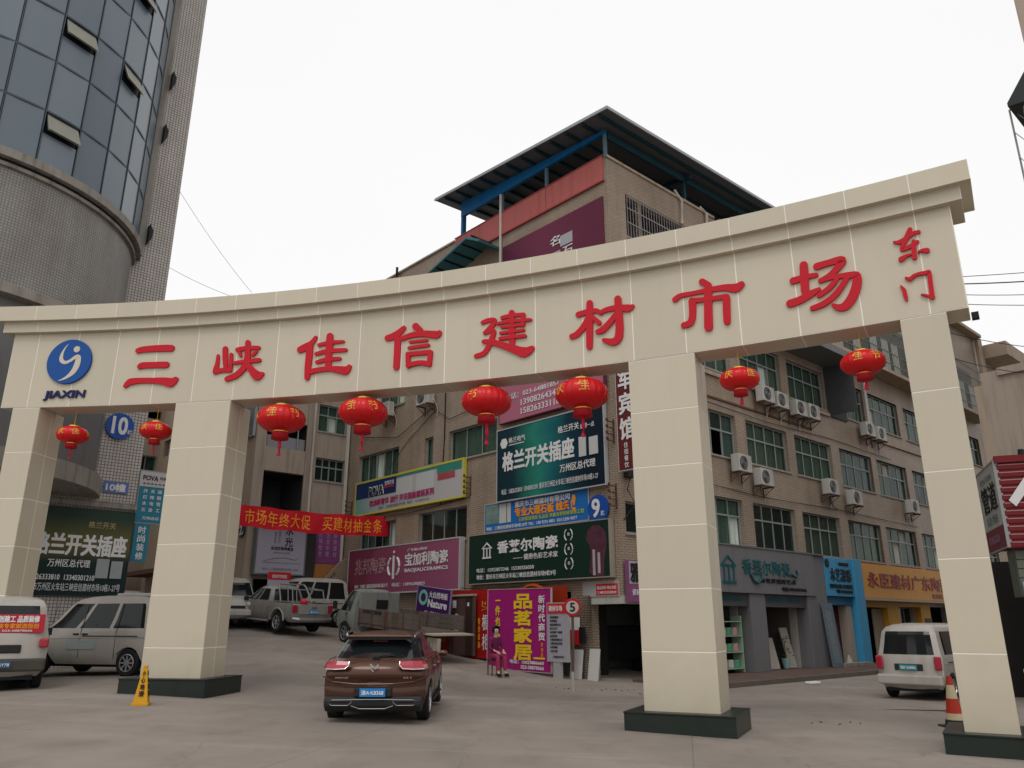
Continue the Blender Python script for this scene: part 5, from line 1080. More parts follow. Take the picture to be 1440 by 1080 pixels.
r, M = board('plate_sign', 'small pale blue plate under the shutter head', 'sign', FS, .12, .72, 2.25, 2.5, mat('pale blue plate', (.28, .36, .42), .5, var=.2), .0, .04); text(r, M, '水电安装', .06, .06, .45, .13, NAVY)
# scooter parked in the booth mouth
ms = thing('motor_scooter', 'black scooter with white and pink tail parked behind the end column', 'scooter', FS @ Matrix.Translation((.5, -.1, 0)))
MS = FS @ Matrix.Translation((.45, .1, 0)) @ Matrix.Rotation(R_(-70), 4, 'Z')
for x in (-.55, .6): MB().lathe([(.16, -.05), (.24, -.05), (.27, 0), (.24, .05), (.16, .05), (.16, -.05)], 20, (x, 0, .27), 'Y').build('wheel', RUB, ms, MS, smooth=True)
MB().prism([(-.8, .55), (-.7, .4), (-.3, .3), (.2, .28), (.42, .45), (.5, 1.0), (.42, 1.05), (.3, .5), (.1, .42), (-.1, .72), (-.75, .78)], -.16, .16).build('body', BLACK, ms, MS, bevel=.03)
MB().box(-.75, -.02, -.15, .15, .78, .88).build('seat', PLASTIC, ms, MS, bevel=.04); MB().box(-.95, -.70, -.13, .13, .62, .72).build('tail_white', LITE, ms, MS, bevel=.03); MB().box(-.93, -.70, -.12, .12, .54, .615).build('tail_pink', mat('pink tail', (.4, .08, .16), .4, var=0), ms, MS)
MB().tube([(.45, -.3, 1.08), (.47, 0, 1.02), (.45, .3, 1.08)], .02, 6).build('handlebar', STEEL, ms, MS); MB().lathe([(0, .13), (.09, .1), (.13, 0), (.12, -.07), (0, -.08)], 16, (-.3, 0, .96)).build('helmet', mat('helmet white', (.5, .5, .5), .3, var=0), ms, MS, smooth=True)
# upper right: tall grey block, dark eave and lattice mast
tb = thing('edge_block', 'grey tower block corner at the top right edge', 'building', Matrix.Translation((26.5, 33, 0)))
FE = frame(Vector((26.3, 33.0, 0)), -48)
MB().box(0, 12, 0, 10, 0, 48).build('wall', CLEAR, tb, FE)
lm = thing('eave_mast', 'dark eave over a steel lattice mast at the top right edge', 'mast', Matrix.Translation((15.4, 20, 0)))
MB().face([(15.0, 20.0, 16.72), (16.6, 19.6, 19.4), (17.5, 21, 19.4), (16.5, 21.4, 16.9)]).face([(15.0, 20.0, 16.60), (16.6, 19.6, 17.0), (17.5, 21, 17.0), (16.5, 21.4, 16.7)]).face([(15.0, 20.0, 16.72), (16.6, 19.6, 19.4), (16.6, 19.6, 17.0), (15.0, 20.0, 16.6)]).build('eave', mat('dark eave', (.025, .03, .03), .6, var=.2), lm, I4)
la = MB()
for (x, y) in ((15.55, 20.1), (16.0, 20.1), (15.55, 20.7), (16.0, 20.7)): la.tube([(x, y, 9.0), (x, y, 17.0)], .03, 5)
for k in range(9):
    z = 9 + k * .9; la.tube([(15.55, 20.1, z), (16.0, 20.1, z + .9)], .015, 4).tube([(16.0, 20.1, z), (15.55, 20.1, z + .9)], .015, 4).tube([(15.55, 20.1, z), (16, 20.1, z)], .015, 4).tube([(15.55, 20.1, z), (15.55, 20.7, z + .9)], .015, 4)
la.build('lattice', STEEL, lm, I4)

# ================================================================ LOOSE WIRING ON THE FACADES
for F_, lb, paths in ((FL, 'loose wires hanging across the left facade above the yellow framed sign', [[(-14.9, -.05, 9.7), (-12, -.07, 9.2), (-9.6, -.06, 10.0)], [(-9.6, -.05, 10.0), (-8.4, -.06, 9.3), (-5.6, -.05, 9.6)], [(-15.9, -.05, 5.95), (-11, -.07, 5.9), (-7.1, -.05, 6.1)]]),
                      (FR, 'loose wires running between the air conditioners on the right facade', [[(4, -.05, 9.2), (9, -.07, 9.1), (14, -.05, 9.25), (20, -.06, 9.15)], [(3.6, -.05, 6.25), (8, -.08, 6.1), (14, -.05, 6.2), (22, -.07, 6.1)], [(7.7, -.2, 6.6), (7.9, -.1, 6.2), (8.4, -.06, 6.1)], [(13, -.2, 6.8), (13.4, -.1, 6.3), (14, -.05, 6.2)]]),
                      (FL, 'black cable sagging above the red hoarding under the dark green sign', [[(-7.2, -.3, 2.86), (-5.6, -.32, 2.74), (-3.6, -.3, 2.84), (-1.2, -.25, 2.9)]])):
    t = thing('wall_wiring', lb, 'wires', F_ @ Matrix.Translation((paths[0][0][0], -.05, paths[0][0][2])))
    for q in paths: MB().tube(q, .014, 5).build('wire', BLACK, t, F_)
# ================================================================ VEHICLES
def smooth_levels(lv, n=3):
    """insert in-between levels (Catmull-Rom on every value) except across creases marked with 'c'"""
    return lv
def car_body(root, M, lv, fs, ys, glass, paint, arches, crown=.05, rear_bow=.06, front_bow=.10, extra=None):
    """body as stacked plan outlines. lv: (z, rear x, front x, half width, corner r); fs: side fractions; ys: cross fractions
       glass: {(level, kind, i0, i1): part name}; arches: (x, wheel z, radius)"""
    mb = MB(); rings = []
    def za(x, z):
        for (ax, az, ar) in arches:
            d = abs(x - ax)
            if d < ar: z = max(z, az + math.sqrt(ar * ar - d * d))
        return z
    ztop_arch = max(a[1] + a[2] for a in arches) if arches else 0
    for li, (z, xr, xf, hw, rr) in enumerate(lv):
        ring = []
        for y in ys: ring.append((xr + (rear_bow + rr) * abs(y) ** 3.2 * (1 if abs(y) < 1 else 1), y * (hw - rr * .35 * abs(y) ** 4), z))       # rear, left(-) to right(+)
        e = xr + rear_bow + rr; g = xf - front_bow - rr; side = []
        for f in fs:
            x = e + (g - e) * f; q = abs(2 * f - 1); y = hw * (1 - .0) - (rr * .35) * q ** 10 - hw * .035 * q ** 4
            zz = za(x, z) if z < ztop_arch else z
            side.append((x, y, zz))
        ring += side
        for y in reversed(ys): ring.append((xf - (front_bow + rr) * abs(y) ** 3.2, y * (hw - rr * .35 * abs(y) ** 4), z))
        ring += [(x, -y, zz) for x, y, zz in reversed(side)]
        rings.append([mb.vert(p) for p in ring])
    n = len(rings[0]); ny, ns = len(ys), len(fs)
    sec = {'rear': list(range(0, ny - 1)), 'right': list(range(ny - 1, ny + ns)), 'front': list(range(ny + ns, 2 * ny + ns - 1)), 'left': list(range(2 * ny + ns - 1, 2 * ny + 2 * ns))}
    taken = {}
    for (l0, l1, kind, i0, i1), nm in glass.items():
        for l in range(l0, l1):
            for i in range(i0, i1):
                cells = sec[kind]; idx = cells[i] if kind in ('rear', 'front', 'right') else cells[len(cells) - 1 - i]
                taken[(l, idx)] = (kind, i0, nm)
    panes = {}
    for l in range(len(rings) - 1):
        for i in range(n):
            q = [rings[l][i], rings[l][(i + 1) % n], rings[l + 1][(i + 1) % n], rings[l + 1][i]]
            if (l, i) in taken: panes.setdefault(taken[(l, i)], []).append(q)
            else: mb.f.append(q); mb.m.append(0)
    # roof cap: strips across, crowned
    top = rings[-1]; zt = lv[-1][0]; left = [ny - 1 + k for k in range(ns + 2)]
    def strip(ring, cr, flip):
        R_side = [ny - 1] + list(range(ny, ny + ns)) + [ny + ns]
        L_side = [0] + list(reversed(range(2 * ny + ns, 2 * ny + 2 * ns))) + [2 * ny + ns - 1]
        rows = []
        for a, b in zip(L_side, R_side):
            pa, pb = Vector(mb.v[ring[a]]), Vector(mb.v[ring[b]]); row = [ring[a]]
            end = a in (0, 2 * ny + ns - 1)
            for y in ys[1:-1]:
                t = (y + 1) / 2
                if end:
                    row.append(ring[ys.index(y)] if a == 0 else ring[ny + ns + (ny - 1 - ys.index(y))])
                else:
                    p = pa.lerp(pb, t); p.z += cr * (1 - y * y); row.append(mb.vert(p))
            row.append(ring[b]); rows.append(row)
        for ra, rb in zip(rows, rows[1:]):
            for k in range(len(ra) - 1): mb.f.append([ra[k], ra[k + 1], rb[k + 1], rb[k]]); mb.m.append(0)
    strip(top, crown, False); strip(rings[0], 0, True)
    body = mb.build('body', paint, root, M, smooth=True)
    for (kind, i0, nm), qs in panes.items():
        g = MB()
        for q in qs: g.face([mb.v[a] for a in q])
        g.build(nm, CARG, root, M, smooth='all')
        cx = [p for p in g.v]
    return body, rings, mb
def wheel(root, M, x, y, z, r, wd, rim=ALU, spokes=5, side=1):
    Mw = M @ Matrix.Translation((x, y, z)) @ Matrix.Rotation(R_(0 if side > 0 else 180), 4, 'Z')
    w_ = MB().lathe([(r * .62, -wd / 2), (r * .9, -wd / 2), (r, -wd * .36), (r, wd * .36), (r * .9, wd / 2), (r * .64, wd / 2 - .01), (r * .62, -wd / 2)], 36, (0, 0, 0), 'Y').build('wheel', RUB, root, Mw, smooth=True)
    rm = MB().lathe([(r * .66, wd / 2 - .005), (r * .60, wd / 2 - .0), (r * .56, wd / 2 - .05), (r * .2, wd / 2 - .06), (0, wd / 2 - .055)], 32, (0, 0, 0), 'Y'); rm.build('brake_shadow', PLASTIC, w_, Mw, smooth=True)
    s_ = MB(); s_.lathe([(r * .655, wd / 2 - .0), (r * .60, wd / 2 + .006), (r * .58, wd / 2 - .015)], 32, (0, 0, 0), 'Y').lathe([(r * .17, wd / 2 - .03), (r * .15, wd / 2), (0, wd / 2 + .002)], 16, (0, 0, 0), 'Y')
    for k in range(spokes):
        T = Matrix.Rotation(2 * math.pi * k / spokes, 4, 'Y'); s_.box(-r * .055, r * .055, wd / 2 - .035, wd / 2 - .006, r * .1, r * .6, T)
    s_.build('rim', rim, w_, Mw, smooth=True)
    return w_
def plate(root, M, x, y, z, w_, h_, s, m, rotz, tilt=0):
    Mp = M @ Matrix.Translation((x, y, z)) @ Matrix.Rotation(R_(rotz), 4, 'Z') @ Matrix.Rotation(R_(tilt), 4, 'X'); p = MB().box(-w_ / 2, w_ / 2, -.012, .012, 0, h_).build('number_plate', m, root, Mp)
    text(p, Mp, s, -w_ / 2 + .03, .03, w_ - .06, h_ - .06, LITE, .014, .02); return p
def vM(x, y, head, z=None, pitch=0., roll=0.):
    return Matrix.Translation((x, y, G(x, y) if z is None else z)) @ Matrix.Rotation(R_(head), 4, 'Z') @ Matrix.Rotation(R_(-pitch), 4, 'Y') @ Matrix.Rotation(R_(roll), 4, 'X')
# vehicle frame: +x forward, +y left.  In car_body 'right' section has +y.
SATIN = mat('satin trim', (.30, .29, .28), .45, .8, var=0); BRWN = mat('metallic dark copper paint', (.078, .031, .017), .34, .4, var=.04, coat=.45); SILV = mat('dusty silver paint', (.40, .375, .34), .4, .08, var=.06, scale=2, coat=.3, stain=.15); WHT = mat('dusty white paint', (.42, .40, .36), .4, .0, var=.05, coat=.4, stain=.15)
GREY = mat('grey silver pickup paint', (.27, .26, .24), .4, .1, var=.06, coat=.3, stain=.2); TRK = mat('dull grey green cab paint', (.20, .22, .20), .6, .0, var=.15, scale=3, stain=.4); LAMP = mat('red lamp lens', (.36, .012, .03), .25, var=0, coat=1.); LAMPW = mat('clear lamp lens', (.45, .45, .45), .1, var=0, coat=1.); DOORL = mat('panel gap', (.03, .028, .025), .8, var=0); PLB = mat('plate blue', (.02, .20, .52), .4, var=0)
FS_ = [k / 28 for k in range(1, 28)]
YS = [-1, -.94, -.8, -.6, -.3, 0, .3, .6, .8, .94, 1]

# ---- dark copper hatchback crossover, tail to the viewer
def crossover():
    M = vM(-2.20, 15.05, 91.0, None, 1.0) @ Matrix.Diagonal((.92, .90, .87, 1))
    r = thing('crossover_car', 'dark copper brown crossover driving in through the wide middle arch', 'car', M)
    lv = [(.24, -2.10, 2.05, .84, .10), (.34, -2.20, 2.16, .89, .10), (.50, -2.235, 2.22, .915, .10), (.62, -2.22, 2.23, .925, .10), (.74, -2.20, 2.22, .93, .10), (.80, -2.235, 2.2, .928, .12), (.88, -2.25, 2.16, .922, .13), (.98, -2.215, 2.08, .905, .15), (1.06, -2.14, 1.85, .875, .16), (1.10, -2.06, 1.35, .845, .16),
          (1.13, -2.02, 1.05, .82, .15), (1.24, -1.86, .82, .775, .14), (1.36, -1.68, .56, .725, .13), (1.46, -1.56, .33, .675, .13), (1.515, -1.60, .16, .635, .14), (1.55, -1.50, -.05, .56, .2)]
    gl = {(10, 13, 'rear', 0, 10): 'rear_window', (10, 13, 'front', 1, 9): 'windscreen'}
    for s_ in ('right', 'left'): gl[(10, 13, s_, 0, 9)] = 'quarter_window'; gl[(10, 13, s_, 10, 17)] = 'rear_side_window'; gl[(10, 13, s_, 18, 25)] = 'front_side_window'
    car_body(r, M, lv, FS_, YS, gl, BRWN, [(-1.33, .34, .40), (1.37, .34, .40)], .035, .10, .18)
    for x in (-1.33, 1.37):
        for s_ in (1, -1): wheel(r, M, x, s_ * .80, .345, .345, .225, side=s_, spokes=10)
    # black rear pillars, spoiler, roof rails
    sp_ = MB(); sp_.box(-1.78, -1.50, -.60, .60, 1.475, 1.525); sp_.build('spoiler', BRWN, r, M, bevel=.02)
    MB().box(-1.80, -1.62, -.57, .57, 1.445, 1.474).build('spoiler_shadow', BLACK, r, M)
    for s_ in (-1, 1):
        MB().tube([(-1.62, s_ * .60, 1.49), (-1.45, s_ * .655, 1.56), (-.9, s_ * .67, 1.585), (-.2, s_ * .665, 1.56), (.1, s_ * .64, 1.50)], .022, 8).build('roof_rail', CHROME, r, M, smooth=True)
        # tail lamps wrap the corners
        lm_ = MB(); S_ = [(-2.215, .44, 1.085), (-2.185, .66, 1.095), (-2.10, .81, 1.09), (-1.98, .865, 1.085)]; P = [(-2.250, .44, 1.03), (-2.222, .67, 1.03), (-2.135, .84, 1.03), (-2.0, .90, 1.03)]; Q = [(-2.275, .50, .965), (-2.248, .69, .955), (-2.155, .86, .955), (-2.0, .918, .97)]
        for A_, B_ in ((S_, P), (P, Q)):
            for k in range(3): lm_.face([(a, s_ * b, c) for a, b, c in (A_[k], A_[k + 1], B_[k + 1], B_[k])])
        lp = lm_.build('tail_lamp', LAMP, r, M, smooth='all')
        MB().tube([(a - .004, s_ * b, c) for a, b, c in [S_[0], P[0], Q[0], Q[1], Q[2], Q[3]]], .010, 6).build('lamp_trim', CHROME, lp, M)
        MB().box(-2.27, -2.20, s_ * .56 - .16, s_ * .56 + .16, .37, .43).build('exhaust_recess', BLACK, r, M, bevel=.02)
        MB().tube([(-2.30, s_ * .36, .45), (-2.285, s_ * .70, .445), (-2.25, s_ * .77, .40), (-2.285, s_ * .70, .355), (-2.30, s_ * .42, .355), (-2.30, s_ * .36, .40), (-2.30, s_ * .36, .45)], .006, 6).build('exhaust_trim', SATIN, r, M)
        # mirror
        MB().lathe([(0, -.09), (.05, -.08), (.07, 0), (.05, .08), (0, .09)], 12, (.72, s_ * 1.0, 1.07), 'Y').build('door_mirror', BRWN, r, M, smooth=True)
        MB().tube([(-1.95, s_ * .865, 1.10), (-1.2, s_ * .868, 1.115), (.2, s_ * .868, 1.11), (1.0, s_ * .83, 1.12)], .010, 5).build('belt_trim', CHROME, r, M)
        for x in (-.75, .25): MB().tube([(x, s_ * .945, .5), (x, s_ * .94, .9), (x + .02, s_ * .87, 1.1)], .005, 4).build('door_gap', DOORL, r, M)
        for x in (-.55, .45): MB().box(x - .09, x + .09, s_ * .925 - .015, s_ * .925 + .015, .90, .93).build('door_handle', CHROME, r, M, bevel=.008)
        MB().tube([(-.9, s_ * .93, .30), (.95, s_ * .93, .30)], .03, 6).build('sill_cladding', PLASTIC, r, M)
    b = MB(); b.tube([(-2.05, -.92, .82), (-2.25, -.70, .745), (-2.31, -.35, .715), (-2.325, 0, .71), (-2.31, .35, .715), (-2.25, .70, .745), (-2.05, .92, .82)], .012, 6); b.build('boot_crease', BRWN, r, M)
    MB().tube([(-2.215, -.86, .69), (-2.27, -.5, .655), (-2.285, 0, .65), (-2.27, .5, .655), (-2.215, .86, .69)], .005, 4).build('boot_gap', DOORL, r, M)
    bp = MB(); bp.prism([(-2.24, .50), (-2.27, .42), (-2.27, .34), (-2.15, .24), (-2.0, .22), (-2.0, .50)], -.84, .84); bp.build('bumper_lower', PLASTIC, r, M, bevel=.03)
    MB().box(-2.30, -2.2, -.33, .33, .49, .66).build('plate_recess', PLASTIC, r, M, bevel=.03)
    MB().tube([(-2.305, -.36, .455), (-2.31, 0, .455), (-2.305, .36, .455)], .006, 6).tube([(-2.30, -.36, .35), (-2.29, -.22, .30), (-2.29, .22, .30), (-2.30, .36, .35)], .007, 6).build('bumper_trim', SATIN, r, M)
    plate(r, M, -2.315, 0, .50, .44, .14, '渝A·K8368', PLB, -90)
    bd = MB(); bd.box(-.10, .0, -.012, .0, .0, .03, Matrix.Translation((-2.265, 0, .97)) @ Matrix.Rotation(R_(-90), 4, 'Z') @ Matrix.Rotation(R_(40), 4, 'Y')).box(-.0, .10, -.012, .0, -.03, .0, Matrix.Translation((-2.262, 0, .97)) @ Matrix.Rotation(R_(-90), 4, 'Z') @ Matrix.Rotation(R_(-50), 4, 'Y')); bd.box(-.08, .04, -.013, -.001, -.05, -.025, Matrix.Translation((-2.265, 0, .97)) @ Matrix.Rotation(R_(-90), 4, 'Z') @ Matrix.Rotation(R_(50), 4, 'Y')); bd.build('badge', CHROME, r, M)
    Mb = M @ Matrix.Translation((-2.285, .0, 0)) @ Matrix.Rotation(R_(-90), 4, 'Z'); text(r, Mb, 'PRESTIGE', -.66, .80, .22, .028, CHROME, -.03, .01); text(r, Mb, 'DS 5', .52, .80, .14, .03, CHROME, -.03, .01)
    # rear wiper on the window
    MB().tube([(-2.03, .0, 1.145), (-1.985, -.12, 1.18), (-1.97, -.32, 1.17)], .013, 6).box(-2.06, -1.98, -.06, .06, 1.11, 1.16).build('rear_wiper', BLACK, r, M)
    MB().box(-1.62, -1.5, -.13, .13, 1.4, 1.42).build('brake_light', LAMP, r, M)
    MB().tube([(-1.1, -.3, .24), (-1.95, -.3, .24)], .05, 8).box(-1.6, 1.6, -.6, .6, .19, .26).build('underbody', BLACK, r, M)
crossover()

# ---- microvans (one shape, several vehicles)
def microvan(name, label, M, paint, h=1.0, plate_s=None, wrap=False, front=False, rack=False, L0=-2.0, L1=1.95, hiace=False, lampm=None):
    r = thing(name, label, 'van', M)
    H_ = 1.88 * h; hw = .82 if not hiace else .80
    b0 = .98
    lv = [(.26, L0 + .10, L1 - .10, hw - .10, .08), (.36, L0 - .02, L1 + .02, hw - .03, .07), (.52, L0 - .03, L1 + .03, hw, .07), (.70, L0 - .0, L1 + .02, hw + .01, .07), (.86, L0, L1 - .06, hw + .01, .07), (b0, L0 + .02, L1 - .22, hw, .07), (b0 + .06, L0 + .03, L1 - .48, hw - .01, .07),
          (b0 + .10, L0 + .04, L1 - .62, hw - .02, .07), (b0 + .30, L0 + .09, L1 - .86, hw - .055, .08), (H_ - .26, L0 + .16, L1 - 1.12, hw - .10, .08), (H_ - .18, L0 + .19, L1 - 1.20, hw - .115, .09), (H_ - .07, L0 + .28, L1 - 1.35, hw - .17, .12), (H_ - .01, L0 + .42, L1 - 1.55, hw - .26, .2)]
    if hiace: lv = [(z, a, c + (.35 if z > .9 else .0), d, e) for z, a, c, d, e in lv]
    gl = {(7, 10, 'rear', 2, 8): 'rear_window', (7, 10, 'front', 1, 9): 'windscreen'}
    for s_ in ('right', 'left'): gl[(7, 10, s_, 2, 10)] = 'rear_quarter_window'; gl[(7, 10, s_, 11, 19)] = 'sliding_door_window'; gl[(7, 10, s_, 20, 27)] = 'front_door_window'
    xr, xf = L0 + .72, L1 - .68
    car_body(r, M, lv, FS_, YS, gl, paint, [(xr, .30, .36), (xf, .30, .36)], .04, .05, .12)
    for x in (xr, xf):
        for s_ in (1, -1): wheel(r, M, x, s_ * (hw - .10), .305, .305, .18, side=s_, spokes=8)
    for s_ in (-1, 1):
        for x in (L1 - .95, L1 - 1.85, L1 - 2.85): MB().tube([(x, s_ * (hw + .002), .40), (x, s_ * (hw + .012), .8), (x, s_ * (hw - .0), b0 + .05), (x - .04, s_ * (hw - .10), H_ - .2)], .007, 4).build('door_gap', DOORL, r, M)
        MB().tube([(L1 - .9, s_ * (hw + .012), .84), (L0 + .25, s_ * (hw + .012), .88)], .008, 4).build('side_crease', DOORL if s_ > 5 else paint, r, M)
        MB().tube([(L1 - 1.9, s_ * (hw + .008), .90), (L0 + .5, s_ * (hw + .008), .90)], .012, 4).build('slide_rail', DOORL, r, M)
        for x in (L1 - 1.72, L1 - 1.98): MB().box(x - .08, x + .08, s_ * (hw + .012) - .015, s_ * (hw + .012) + .015, .93, .965).build('door_handle', PLASTIC, r, M, bevel=.01)
        mm_ = MB().box(L1 - .78, L1 - .66, s_ * (hw + .12) - .09, s_ * (hw + .12) + .09, 1.0, 1.17); mm_.tube([(L1 - .75, s_ * hw, 1.02), (L1 - .72, s_ * (hw + .1), 1.05)], .02, 5); mm_.build('door_mirror', PLASTIC, r, M, bevel=.02)
        MB().box(L0 - .035, L0 + .05, s_ * (hw - .10) - .085, s_ * (hw - .10) + .085, .80 if not hiace else .72, .98 if not hiace else 1.05).build('tail_lamp', LAMP, r, M, bevel=.03)
        MB().box(L1 - .16, L1 + .03, s_ * (hw - .24) - .14, s_ * (hw - .24) + .14, .70, .86).build('headlamp', LAMPW, r, M, bevel=.04)
    MB().box(L0 - .10, L0 + .08, -hw + .02, hw - .02, .36, .60).build('rear_bumper', paint if hiace or not wrap else mat('dirty dark bumper', (.06, .058, .045), .7, var=.3), r, M, bevel=.04)
    MB().box(L1 - .02, L1 + .09, -hw + .03, hw - .03, .36, .58).build('front_bumper', paint, r, M, bevel=.04)
    MB().box(L1 + .01, L1 + .05, -.42, .42, .62, .72).build('grille', PLASTIC, r, M, bevel=.01)
    MB().box(L0 + .1, L1 - .1, -hw + .2, hw - .2, .20, .28).build('underbody', BLACK, r, M)
    MB().box(L0 - .02, L0 + .03, -.34, .34, .70, .86).build('plate_recess', DOORL, r, M, bevel=.02)
    plate(r, M, L0 - .115 if wrap else L0 - .035, 0, .43 if wrap else .71, .42, .13, plate_s or '渝F·8261', mat('dusty plate blue', (.04, .10, .19), .5, var=.2) if wrap else mat('plate teal', (.05, .26, .30), .5, var=.1) if hiace else PLB, -90)
    if rack:
        rk = MB()
        for x in (-1.3, -.5, .3): rk.tube([(x, -.6, H_ + .06), (x, .6, H_ + .06)], .015, 5)
        for y in (-.6, .6): rk.tube([(-1.6, y, H_ + .03), (.5, y, H_ + .07)], .015, 5)
        rk.build('roof_rack', STEEL, r, M)
    return r, lv, H_, hw
# rear van with the red sticker at the left edge
M = vM(-11.1, 17.75, 123); r, lv, H_, hw = microvan('microvan', 'silver microvan with a red sticker across its rear window at the left edge', M, SILV, .95, '渝F·B6Y78', wrap=True)
Mk = M @ Matrix.Translation((-1.935, 0, 1.08)) @ Matrix.Rotation(R_(-90), 4, 'Z') @ Matrix.Rotation(R_(-10), 4, 'X')
stk = MB().box(-.66, .68, -.03, -.018, .0, .36).build('window_sticker', mat('red sticker', (.42, .012, .03), .4, var=.05), r, Mk)
text(stk, Mk, '恒创建工 品质装修', -.22, .20, .8, .13, LITE, .032, .03); text(stk, Mk, '家装专家就选恒创', -.22, .08, .8, .1, ORTX, .032, .02); text(stk, Mk, 'TEL: 023-58878666', -.22, .02, .7, .04, LITE, .032)
b = MB(); b.tube([(-.44 + .16 * math.cos(a), -.035, .17 + .16 * math.sin(a)) for a in [R_(x) for x in range(-150, 190, 20)]], .018, 5).tube([(-.36, -.035, .02), (-.36, -.035, .18), (-.42, -.035, .24), (-.48, -.035, .18), (-.5, -.035, .08)], .018, 5); b.build('sticker_ring', LITE, stk, Mk)
# silver van side-on
M = vM(-10.1, 20.45, 166, None, 0); r, lv, H_, hw = microvan('microvan', 'silver microvan parked side-on in front of the mosaic wall', M, SILV, .975, '渝F·C1263', rack=False)
MB().box(-1.75, -.5, -.52, .52, H_ - .02, H_ + .07).build('roof_box', WHT, r, M, bevel=.04)
MB().box(-.35, .45, .832, .838, .60, .80).build('faded_door_print', mat('faded door print', (.30, .35, .34), .5, var=.1), r, M)
# white van facing the viewer in the lane
M = vM(-11.2, 32.0, -66, None, -2); microvan('minibus', 'white fronted minivan facing the viewer beside the second column', M, WHT, .93, '渝F·D3301')
# white van behind the pickup
M = vM(-8.55, 33.1, 222, None) @ Matrix.Scale(.93, 4); microvan('minibus', 'white van mostly hidden behind the grey pickup', M, WHT, 1.05, '渝F·E7710')
# small white van seen past the tower corner
M = vM(-15.9, 33.2, -70, 1.05); microvan('minibus', 'white van glimpsed between the tower corner and the second column', M, WHT, 1.0, '渝F·A5512')
# white van on the right, rear to the viewer
M = vM(10.45, 20.3, 46, 0.0) @ Matrix.Scale(.90, 4); microvan('passenger_van', 'dusty silver van with dark rear glass behind the right end column', M, SILV, .97, '渝F·36886', hiace=True, L0=-2.25, L1=2.3)

